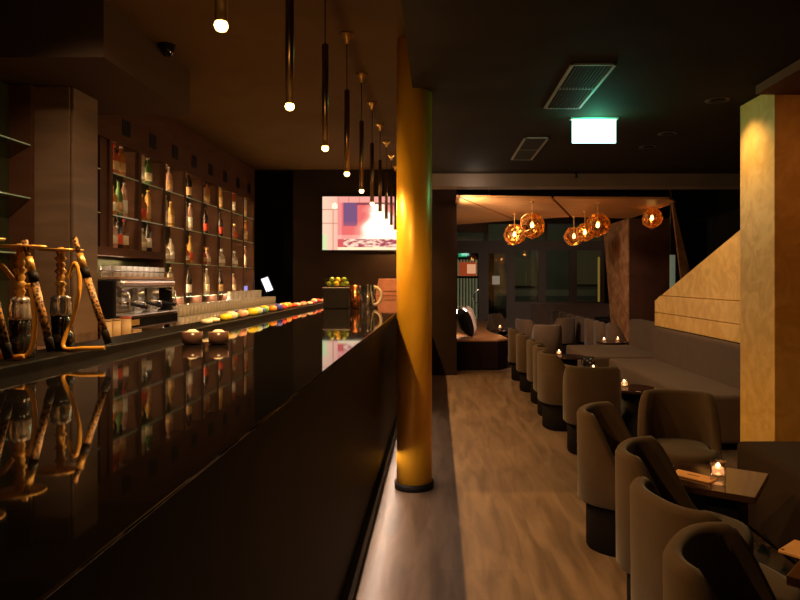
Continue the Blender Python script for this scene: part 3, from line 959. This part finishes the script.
def make_chair():
    t = thing('tub_chair', '', 'chair', (0, 0, 0))
    RX, RY, TH = .24, .265, .052
    TOP, LOW, BOT_ = .74, .42, .255
    n_ = 44
    vs, fs = [], []
    rings = []
    lim = math.radians(128)
    for i in range(n_ + 1):
        phi = -lim + 2 * lim * i / n_
        a = abs(math.degrees(phi))
        z = TOP - (TOP - LOW) * (.45 * smoothstep(56, 100, a) + .55 * max(0, min(1, (a - 54) / 44)))
        lean = .014
        sec = []
        def P(off, zz):
            x, y = seat_plan(phi, RX - off, RY - off)
            kk = 1 + lean * (zz - BOT_) / .4
            return (x * kk, y * kk, zz)
        sec.append(P(.012, BOT_))
        sec.append(P(0, BOT_ + .015))
        sec.append(P(0, (BOT_ + z) / 2))
        sec.append(P(0, z - .022))
        sec.append(P(.008, z - .006))
        sec.append(P(TH / 2, z))
        sec.append(P(TH - .008, z - .006))
        sec.append(P(TH, z - .022))
        sec.append(P(TH, (BOT_ + z) / 2))
        sec.append(P(TH, BOT_))
        rings.append(len(vs))
        vs += sec
    m_ = 10
    for i in range(n_):
        for j in range(m_):
            j2 = (j + 1) % m_
            fs.append((rings[i] + j, rings[i] + j2, rings[i + 1] + j2, rings[i + 1] + j))
    mb = MB().add(vs, fs, True)
    mb.f.append([rings[0] + j for j in range(m_)]); mb.sm.append(False)
    mb.f.append([rings[-1] + j for j in range(m_)][::-1]); mb.sm.append(False)
    mb.build('backrest', 'velvet', t)
    # seat cushion
    prof = [(.93, .262), (.985, .27), (.99, .30), (.99, .40), (.96, .425), (.85, .438), (.4, .445), (.02, .446)]
    vs, fs = [], []
    for r, z in prof:
        for i in range(40):
            phi = 2 * PI * i / 40
            off = 1.0
            x, y = seat_plan(phi, (RX - TH) * r + (.045 * r if abs(math.degrees(phi)) > 0 and math.cos(phi) < -.25 else 0), (RY - TH) * r)
            if y > 0:
                y = y * (1 + .26 * smoothstep(0, .22, y))
            vs.append((x, y, z))
    for j in range(len(prof) - 1):
        for i in range(40):
            k_ = (i + 1) % 40
            fs.append((j * 40 + i, j * 40 + k_, (j + 1) * 40 + k_, (j + 1) * 40 + i))
    mb = MB().add(vs, fs, True)
    mb.f.append(list(range(40))[::-1]); mb.sm.append(False)
    mb.f.append([(len(prof) - 1) * 40 + i for i in range(40)]); mb.sm.append(False)
    mb.build('seat', 'velvet', t)
    MB().lathe([(.20, .001), (.205, .01), (.205, .262)], 36, sq=2.7, sy=1.08).build('plinth', 'plinth', t)
    return t


chair0 = make_chair()
used = [False]


def place_chair(x, y, facing_deg, label, group='tub chairs along the aisle', s=1.0):
    o = copy_tree(chair0) if used[0] else chair0
    used[0] = True
    o.location = (x, y, 0)
    o.rotation_euler = (0, 0, math.radians(facing_deg - 90))
    o.scale = (s, s, s)
    o['label'] = label
    o['group'] = group
    return o


G1 = 'tub chairs along the aisle'
place_chair(.87, 1.66, -36, 'tub chair nearest the camera, cut off by the bottom edge')
place_chair(.95, 2.21, 14, 'tub chair with low side and seat showing, second from the bottom edge')
place_chair(1.03, 2.72, -28, 'tub chair third from the bottom edge, at the table with the menu')
place_chair(1.05, 3.56, -30, 'tub chair at the aisle beyond the menu table, dark plinth fully visible')
place_chair(1.48, 3.98, -108, 'tub chair facing the camera on the far side of the menu table', 'tub chairs along the aisle')
place_chair(1.32, 5.55, 78, 'tub chair turned with its broad back to the camera')
place_chair(1.27, 6.42, 8, 'aisle tub chair just beyond the one with its back turned')
place_chair(1.31, 7.02, 0, 'aisle tub chair, second beyond the one with its back turned')
place_chair(1.34, 7.72, 5, 'aisle tub chair, third beyond the one with its back turned')
place_chair(1.31, 8.55, 0, 'aisle tub chair, second from the far end of the row')
place_chair(1.31, 9.50, 0, 'aisle tub chair at the far end of the row, beside the curved bench')
G2 = 'tub chairs around the far round tables'
place_chair(1.78, 10.55, 85, 'far tub chair with a pale rounded back turned to the camera, left of the row', G2)
place_chair(1.72, 11.9, 30, 'far tub chair in warm light beside the bench candles', G2)
place_chair(1.36, 13.6, -40, 'farthest tub chair on the left, facing the candles', G2)
place_chair(2.35, 12.4, 120, 'far tub chair behind the pale rounded back', G2)
G3 = 'tub chairs in the far right row'
ords = ['farthest', 'second farthest', 'third farthest', 'fourth farthest', 'third nearest', 'second nearest', 'nearest']
for k_, y in enumerate((15.3, 14.4, 13.5, 12.7, 11.9, 11.2, 10.5)):
    place_chair(2.98 + (.0 if k_ < 6 else .03), y, 0, f'{ords[k_]} of seven tub chairs in the row facing right near the facade', G3)

# ------------------------------------------------------------------ tables, candles, cards
def table(x, y, rz, sx, sy, label, h=.5, shape='square', group='low lounge tables'):
    t = thing('lounge_table', label, 'table', (x, y, 0), math.radians(rz), group)
    if shape == 'square':
        MB().box(-sx / 2, sx / 2, -sy / 2, sy / 2, h - .03, h).build('tabletop', 'tabletop', t, bevel=.003)
        MB().box(-sx / 2 + .08, sx / 2 - .08, -sy / 2 + .08, sy / 2 - .08, .001, h - .03).build('pedestal', 'black', t, bevel=.004)
    else:
        MB().lathe([(sx / 2 - .01, h - .03), (sx / 2, h - .026), (sx / 2, h - .003), (sx / 2 - .004, h)], 40).build('tabletop', 'tabletop', t)
        MB().lathe([(.14, .001), (.145, .01), (.12, .03), (.12, h - .03)], 24).build('pedestal', 'black', t)
    return t


def candle(x, y, label, z=.5, h=.09, r=.036):
    t = thing('tealight_holder', label, 'candle', (x, y, z + .001), 0, 'lit tealights in glasses')
    MB().lathe([(r * .85, 0), (r, .006), (r * 1.05, h), (r * .95, h), (r * .85, h * .45), (r * .8, h * .42)], 20).build('glass', 'glass', t)
    MB().lathe([(r * .78, h * .46), (r * .78, h * .72)], 18).build('wax', 'wax', t)
    MB().lathe([(.002, h * .72), (.011, h * .72 + .008), (.007, h * .72 + .016), (.001, h * .72 + .022)], 10).build('flame', 'flame', t)
    lamp('candle_light', 'POINT', (x, y, z + h * .66 + .05), (1, .5, .2), .35, shadow_soft_size=.012)


table(1.335, 3.13, 56, .43, .42, 'low square table with glossy top holding menu and glass candle')
candle(1.31, 3.03, 'large glass candle on the near table beside the menu', h=.105, r=.034)
mn = thing('menu_card', 'kraft menu card lying at the left corner of the near table', 'menu', (1.235, 3.13, .5015), math.radians(-48))
MB().box(-.10, .10, -.045, .045, 0, .008).build('cover', 'menu', mn, bevel=.002)
MB().box(-.03, .03, -.004, .004, .008, .0088).build('printed_line', 'black', mn)
table(1.46, 2.12, 48, .50, .46, 'low square table in the bottom right corner')
mn = thing('menu_card', 'kraft menu card on the table cut off by the right edge', 'menu', (1.33, 2.20, .5015), math.radians(-50))
MB().box(-.14, .14, -.07, .07, 0, .010).build('cover', 'menu', mn, bevel=.002)
MB().box(-.135, -.125, -.06, -.05, .010, .011).build('eyelet', 'black', mn)
table(1.73, 5.74, 0, .40, .40, 'round dark table between the broad-backed chair and the sofa', shape='round')
candle(1.62, 5.62, 'bright tealight beside the chair with its back turned')
table(1.73, 6.9, 0, .42, .42, 'dark table with black pot halfway along the aisle row', shape='round')
candle(1.62, 6.74, 'small tealight on the dark table behind the broad-backed chair', h=.06)
t = thing('ice_pot', 'black pot standing beside the small tealight', 'pot', (1.52, 7.0, .501))
t.location = (1.64, 7.0, .501)
MB().lathe([(.05, 0), (.06, .01), (.068, .12), (.062, .12), (.052, .02)], 24).build('body', 'glossblack', t)
MB().tube([(-.06, 0, .10), (-.085, 0, .09), (-.085, 0, .05), (-.055, 0, .03)], .006).build('handle', 'glossblack', t)
table(1.64, 8.15, 0, .42, .42, 'dark round table near the far end of the aisle row', shape='round')
candle(1.52, 8.1, 'tealight glowing pink on the table near the row end', h=.08)
table(2.70, 10.05, 0, .46, .46, 'round table with two tealights behind the corner sofa', shape='round', h=.5)
candle(2.57, 10.0, 'left tealight on the table behind the corner sofa', h=.06)
candle(2.78, 10.0, 'right tealight on the table behind the corner sofa', h=.07)
table(3.22, 9.95, 0, .4, .4, 'black square table at the end of the far right chair row')
candle(3.09, 9.98, 'tallest looking tealight, at the nearest chair of the far right row', h=.10)
table(1.30, 12.5, 0, .5, .5, 'black round table at the curved bench with a tealight', shape='round')
candle(1.20, 12.4, 'farther tealight beside the curved bench', h=.09)
table(1.38, 11.2, 0, .4, .4, 'small round table at the tip of the curved bench', shape='round')
candle(1.25, 11.15, 'nearer tealight at the tip of the curved bench', h=.07)
bt = thing('coffee_table', 'black rectangular table behind the far right chair row', 'table', (4.0, 13.3, 0))
MB().box(-.7, .7, -.3, .3, .62, .68).build('tabletop', 'black', bt)
for sx in (-.6, .6):
    MB().box(sx - .04, sx + .04, -.25, .25, .001, .62).build('leg', 'black', bt)

# ------------------------------------------------------------------ sofas
def sofa(label, name, seats, backs, plinths, m='sofa', group=None, loc=(0, 0, 0), bev=.035):
    t = thing(name, label, 'sofa', loc, 0, group)
    for s in seats:
        MB().box(*s).build('seat', m, t, bevel=bev, seg=4)
    for s in backs:
        MB().box(*s).build('backrest', m, t, bevel=bev, seg=4)
    for s in plinths:
        MB().box(*s).build('plinth', 'plinth', t)
    return t


sofa('long grey-brown sofa section under the gold stair flank', 'sofa_section', [(2.15, 2.83, 5.50, 8.16, .06, .47)], [(2.70, 2.825, 5.52, 8.16, .43, .86)], [(2.2, 2.8, 5.55, 8.1, .001, .06)], group='modular sofa sections')
sofa('corner sofa section with deeper seat beyond the long section', 'sofa_section', [(1.93, 2.9, 8.18, 9.75, .06, .48)], [(2.86, 3.06, 8.18, 9.70, .44, .87)], [(1.98, 2.95, 8.25, 9.7, .001, .06)], group='modular sofa sections')
sofa('dark brown sofa in front of the square gold column', 'sofa_section', [(1.77, 2.85, 1.2, 3.86, .04, .50)], [(2.62, 2.85, 1.2, 3.86, .46, .90)], [(1.82, 2.8, 1.25, 3.8, .001, .05)], 'sofadark', group='modular sofa sections')
sofa('long low bench sofa standing along the glass facade', 'sofa_section', [(2.3, 4.7, 15.95, 16.6, .08, .45)], [(2.3, 4.7, 15.75, 15.95, .08, .87)], [(2.35, 4.65, 15.8, 16.5, .001, .08)], group='modular sofa sections')
sofa('small grey armless seat between corner sofa and wood clad column', 'sofa_section', [(3.55, 4.3, 10.3, 11.0, .08, .45)], [(3.55, 4.3, 10.12, 10.30, .08, .84)], [(3.6, 4.25, 10.2, 10.9, .001, .08)], group='modular sofa sections')

# curved bench on the left of the lounge
cb = thing('curved_bench', 'curved bench with orange-brown wooden top and dark red front', 'bench', (0, 0, 0))
poly = [(.305, 10.45), (.98, 10.45), (1.16, 10.65), (1.12, 11.2), (.98, 11.9), (.96, 12.6), (1.06, 13.6), (1.20, 15.2), (.305, 15.2)]
MB().extrude([(x, y, .02) for x, y in poly], (0, 0, .44)).build('front', 'benchfront', cb)
MB().extrude([(x, y, .461) for x, y in poly], (0, 0, .035)).build('seat_top', 'benchwood', cb, bevel=.006)
for k_, (x, y, rz, m_, lab) in enumerate(((.47, 10.78, -20, 'black', 'black cushion at the near end of the curved bench'), (.55, 11.3, -25, 'cushion', 'pale cushion leaning beside the bright lamp on the bench'), (.60, 11.9, -40, 'cushion', 'pale cushion farther along the curved bench'))):
    mb = MB()
    n_ = 12
    vs, fs = [], []
    for s_ in (1, -1):
        for j in range(n_ + 1):
            for i in range(n_ + 1):
                u, v = i / n_ * 2 - 1, j / n_ * 2 - 1
                th = .10 * (max(0, 1 - u ** 4) * max(0, 1 - v ** 4)) ** .6
                pin = 1 - .08 * (1 - abs(u)) * abs(v)
                vs.append((s_ * th, u * .22 * (1 - .07 * (1 - v * v)), v * .22 * (1 - .07 * (1 - u * u))))
    st = (n_ + 1) ** 2
    for s_ in (0, 1):
        for j in range(n_):
            for i in range(n_):
                a_ = s_ * st + j * (n_ + 1) + i
                fs.append((a_, a_ + 1, a_ + n_ + 2, a_ + n_ + 1))
    mb.add(vs, fs, True)
    o = mb.build('cushion', m_, loc=(x, y, .75), rot=(math.radians(8), math.radians(-18), math.radians(rz + 30)))
    tag(o, lab, 'cushion', 'cushions on the curved bench')
wl = thing('wall_lamp', 'small bright white wall lamp above the curved bench cushions', 'wall lamp', (.305, 11.2, .90))
MB().box(0, .03, -.03, .03, -.06, .06).build('bracket', 'black', wl)
MB().lathe([(.004, -.04), (.035, -.03), (.04, 0), (.035, .03), (.004, .04)], 18, (.06, 0, 0)).build('bulb', emit_mat('white_hot_bulb', (1, .86, .70), 25), wl)
lamp('wall_lamp_light', 'POINT', (.44, 11.2, .93), (1, .72, .5), 24, shadow_soft_size=.04)

# ------------------------------------------------------------------ wooden ceiling sails and columns of the lounge
ws = thing('ceiling_panel', 'folded orange plywood panels hanging under the lounge ceiling', 'ceiling panel', (0, 0, 0))
def slab(name, pts, m, parent, th=.03):
    v = [Vector(p_) for p_ in pts]
    nrm = (v[1] - v[0]).cross(v[2] - v[0]).normalized()
    if nrm.z < 0:
        nrm = -nrm
    return MB().extrude(v, nrm * th).build(name, m, parent)
slab('plywood_panel', [(.28, 9.25, 2.63), (.30, 9.25, 2.63), (1.44, 12.0, 2.55), (.28, 12.9, 2.54)], 'woodceil', ws)
slab('plywood_panel', [(.33, 9.25, 2.63), (1.62, 9.25, 2.61), (1.85, 9.9, 2.58), (2.3, 11.3, 2.545), (1.48, 11.97, 2.55)], 'woodceil', ws)
slab('plywood_panel', [(1.66, 9.25, 2.61), (3.30, 9.25, 2.60), (3.50, 9.5, 2.58), (3.45, 11.6, 2.545), (2.34, 11.28, 2.545), (1.89, 9.88, 2.58)], 'woodceil', ws)
for (x, y) in ((.8, 10), (2.2, 10), (3.0, 9.6)):
    MB().tube([(x, y, 2.64), (x, y, 3.24)], .01, 8).build('hanger_rod', 'black', ws)

wc = thing('clad_column', 'wood clad lounge column tapering towards its foot', 'column', (0, 0, 0))
MB().extrude([(3.38, 11.5, .001), (3.38, 12.45, .001), (3.38, 13.25, 2.54), (3.38, 11.5, 2.54)], (.02, 0, 0)).build('side_board', 'woodclad', wc)
MB().extrude([(3.401, 11.5, .001), (4.12, 11.5, .001), (4.12, 11.5, 2.54), (3.401, 11.5, 2.54)], (0, .8, 0)).build('core', mat('shaded_reddish_cladding', (.035, .014, .008), .6, c2=(.05, .02, .011), nscale=3), wc)  # shaded side of the column, its darkness put into the colour
pl = thing('leaning_plank', 'slim leaning wooden plank behind the gold stair flank', 'plank', (0, 0, 0))
MB().extrude([(3.355, 9.5, 3.24), (3.39, 9.5, 3.24), (3.395, 9.5, 2.85), (3.86, 9.5, .9), (3.64, 9.5, .9)], (0, .05, 0)).build('board', 'woodclad', pl)
struct(MB().box(3.46, 3.60, 9.62, 9.66, .9, 3.24).build('trim_2', 'black'))
lp = thing('light_panel', 'narrow pale green glass strip beside the leaning plank', 'glass strip', (3.46, 9.60, 0))
MB().box(-.02, .055, -.01, .01, 1.1, 1.82).build('pane', mat('pale_green_glass', (.40, .48, .38), .3, emit=(.6, .75, .55), estr=.10), lp)

# faceted pendant lamps
def facet_lamp(x, y, z, r, ztop, label, seed):
    t = thing('faceted_lamp', label, 'pendant lamp', (x, y, z), 0, 'faceted amber glass lamps')
    bm = bmesh.new()
    bmesh.ops.create_icosphere(bm, subdivisions=2, radius=r * 1.04)
    rr = random.Random(seed)
    for v in bm.verts:
        v.co *= rr.uniform(.86, 1.06)
    bmesh.ops.dissolve_limit(bm, angle_limit=math.radians(20), verts=bm.verts, edges=bm.edges)
    bmesh.ops.triangulate(bm, faces=bm.faces)
    me = bpy.data.meshes.new('glass_shade')
    bm.to_mesh(me); bm.free()
    me.materials.append(M['amberfacet'])
    o = bpy.data.objects.new('glass_shade', me); col.objects.link(o); o.parent = t
    me2 = me.copy(); me2.materials.clear(); me2.materials.append(M['brass'])
    o2 = bpy.data.objects.new('seams', me2); col.objects.link(o2); o2.parent = t
    wf = o2.modifiers.new('wire', 'WIREFRAME'); wf.thickness = .003
    MB().lathe([(.002, -.035), (.020, -.03), (.028, -.005), (.018, .03), (.010, .05)], 14).build('bulb', 'bulbcore', t)
    MB().lathe([(.012, .045), (.014, r * .95), (.006, r)], 12).build('socket', 'brass', t)
    MB().tube([(0, 0, r), (0, 0, ztop - z - .012)], .005, 8).build('rod', 'brass', t)
    MB().lathe([(.030, ztop - z - .001), (.030, ztop - z - .012), (.006, ztop - z - .02)], 14).build('ceiling_cap', 'brass', t)
    lamp('facet_lamp_light', 'POINT', (x, y, z + .002), (1, .55, .22), 2.2, shadow_soft_size=.03)


facet_lamp(1.30, 10.9, 2.21, .185, 2.56, 'amber faceted glass lamp, left of the left cluster', 1)
facet_lamp(1.39, 9.5, 2.25, .185, 2.60, 'amber faceted glass lamp, right of the left cluster', 2)
facet_lamp(2.36, 11.2, 2.20, .165, 2.545, 'amber faceted glass lamp, left of the right cluster of three', 3)
facet_lamp(2.39, 10.5, 2.22, .150, 2.56, 'amber faceted glass lamp, middle of the right cluster of three', 4)
facet_lamp(2.35, 9.5, 2.25, .175, 2.585, 'amber faceted glass lamp, right of the right cluster of three', 5)
facet_lamp(3.34, 10.1, 2.41, .155, 2.57, 'single amber faceted glass lamp beside the leaning plank', 6)

# ------------------------------------------------------------------ glass facade
FY = 17.4
s_ = 17.4 / 650
def fx(px):
    return (px - 437) * s_
def fz(py):
    return 1.45 - (py - 280) * s_
struct(MB().box(.27, 5.0, FY - .05, FY + .05, fz(248), fz(241)).build('trim_3', 'frame'))
struct(MB().box(.27, 5.0, FY - .05, FY + .05, fz(224), 3.3).build('trim_4', 'frame'))
struct(MB().box(fx(507), 5.0, FY - .05, FY + .05, 0, fz(304)).build('wall_facade', 'frame'))
struct(MB().box(fx(604), 5.0, FY - .06, FY + .06, fz(304), 3.3).build('wall_facade_right', 'blackwall'))
def door(n_, x0, x1):
    d = bpy.data.objects.new(f'door_{n_}', None); col.objects.link(d); struct(d)
    d.location = (x0, FY, 0)
    w_ = x1 - x0
    z1 = fz(248)
    fr = MB().box(0, .12, -.03, .03, .01, z1).box(w_ - .12, w_, -.03, .03, .01, z1).box(.12, w_ - .12, -.03, .03, z1 - .14, z1).box(.12, w_ - .12, -.03, .03, .01, .42)
    fr.build('door_frame', 'frame', d)
    MB().box(.12, w_ - .12, -.006, .006, .42, z1 - .14).build('pane', 'pane', d)
    return d, w_
d1, w1 = door(1, fx(447), fx(483))
MB().tube([(w1 - .10 + .03 - .19 * math.sin(a), -.08, 1.0 - .20 * math.cos(a)) for a in [PI * k_ / 14 for k_ in range(15)]], .016, 8).build('door_handle', 'chrome', d1)
d2, w2 = door(2, fx(484), fx(511))
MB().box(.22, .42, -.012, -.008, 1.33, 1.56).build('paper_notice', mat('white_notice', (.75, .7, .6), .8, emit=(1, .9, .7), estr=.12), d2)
struct(MB().box(fx(483), fx(484), FY - .05, FY + .05, 0, fz(248)).build('trim_5', 'frame'))
for n_, (a_, b_) in enumerate(((511, 542), (542, 573), (573, 604))):
    wdw = bpy.data.objects.new(f'window_{n_ + 1}', None); col.objects.link(wdw); struct(wdw)
    wdw.location = (fx(a_), FY, fz(304))
    w_, h_ = fx(b_) - fx(a_), fz(248) - fz(304)
    MB().box(0, .10, -.04, .04, 0, h_).box(w_ - .10, w_, -.04, .04, 0, h_).box(.1, w_ - .1, -.04, .04, 0, .06).box(.1, w_ - .1, -.04, .04, h_ - .06, h_).build('window_frame', 'frame', wdw)
    MB().box(.1, w_ - .1, -.006, .006, .06, h_ - .06).build('pane', 'pane', wdw)
for n_, (a_, b_) in enumerate(((447, 486), (486, 545), (545, 604))):
    wdw = bpy.data.objects.new(f'window_{n_ + 4}', None); col.objects.link(wdw); struct(wdw)
    wdw.location = (fx(a_), FY, fz(241))
    w_, h_ = fx(b_) - fx(a_), fz(224) - fz(241)
    MB().box(0, .06, -.04, .04, 0, h_).box(w_ - .06, w_, -.04, .04, 0, h_).build('window_frame', 'frame', wdw)
    MB().box(.06, w_ - .06, -.006, .006, 0, h_).build('pane', 'pane', wdw)

# air duct and small hanging things under the transom
tag(MB().box(.2, 1.6, 18.25, 18.3, -.03, 2.5).build('stand_in_backing', 'black'), 'black backing for the stand-in slats and sign outside the glass door', 'partition')
ad = thing('air_duct', 'pale brown round duct box above the glass door', 'duct', (.85, 16.6, 2.83))
MB().tube([(-.42, 0, 0), (.42, 0, 0)], .17, 24).build('casing', mat('pinkish_duct', (.30, .20, .16), .6), ad)
MB().tube([(0, 0, .15), (0, 0, .42)], .02).build('hanger', 'black', ad)
MB().tube([(-.44, 0, 0), (-.42, 0, 0)], .18, 24).build('end_ring', 'black', ad)

# street side: facade across the road, stand-ins for reflections in the door glass, kerb
st = tag(MB().box(-2, 12, 23.0, 23.3, -.1, 7).build('building_front', mat('grey_render', (.20, .21, .17), .9, c2=(.25, .25, .20), nscale=1)), 'dim grey building front across the street', 'building')
tag(MB().box(-2, 12, 22.3, 22.4, .9, 1.12).box(-1, -.9, 22.3, 22.4, -.04, .9).box(11, 11.1, 22.3, 22.4, -.04, .9).build('guard_rail', mat('pale_rail', (.42, .40, .30), .8)), 'pale horizontal street rail outside the windows', 'rail')
tag(MB().box(-2, 12, 17.6, 23.0, -.14, -.04).build('pavement', mat('street_asphalt', (.05, .05, .045), .9)), 'dark pavement outside the glass facade', 'pavement')
yp = tag(MB().box(4.55, 4.95, 18.3, 18.4, -.03, 2.1).build('yellow_banner', mat('yellow_banner_cloth', (.80, .52, .12), .7, emit=(1, .65, .15), estr=.35)), 'yellow lit banner seen in the gap beside the clad column', 'banner')  # glow in the cloth stands in for light falling on it
for x, w_, z0, z1 in ((3.0, .9, 1.25, 2.2), (5.6, 1.6, 1.3, 2.5), (5.6, 1.6, 2.65, 3.3)):
    t = tag(MB().box(x - w_ / 2, x + w_ / 2, 22.9, 22.99, z0, z1).build('street_window', mat('street_window_glow', (.10, .095, .05), .4, emit=(.6, .5, .25), estr=.05)), {3.0: 'yellowish window across the street', 5.6: 'grey-green window across the street, ' + ('lower one' if z0 < 2 else 'upper one')}[x], 'window')
gt = thing('stand_in_slats', 'glowing slats outside the left glass door, standing in for the image in its pane', 'blind', (.55, 18.2, 0))  # slats added outside for the striped image in the door glass
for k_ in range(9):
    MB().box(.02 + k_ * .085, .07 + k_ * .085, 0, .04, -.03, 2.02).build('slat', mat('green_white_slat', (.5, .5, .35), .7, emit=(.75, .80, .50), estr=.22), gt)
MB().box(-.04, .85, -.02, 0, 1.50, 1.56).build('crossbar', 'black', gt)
sc2 = thing('fire_reflection', 'small glowing stand-in outside the left glass door for the reflected fire screen', 'display', (.86, 18.15, 1.76))  # panel standing in for the fire screen mirrored in the door glass
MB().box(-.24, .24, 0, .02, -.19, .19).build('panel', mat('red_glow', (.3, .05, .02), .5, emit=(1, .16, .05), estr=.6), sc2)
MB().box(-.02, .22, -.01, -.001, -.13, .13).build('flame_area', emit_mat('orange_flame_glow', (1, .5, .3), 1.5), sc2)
sc3 = tag(MB().box(.60, .84, 18.2, 18.249, 2.10, 2.24).build('exit_sign', emit_mat('reflected_sign_green', (.03, .75, .35), .8)), 'small green stand-in outside the left glass door for a reflected exit sign', 'exit sign')  # stands in for an exit sign mirrored in the door glass
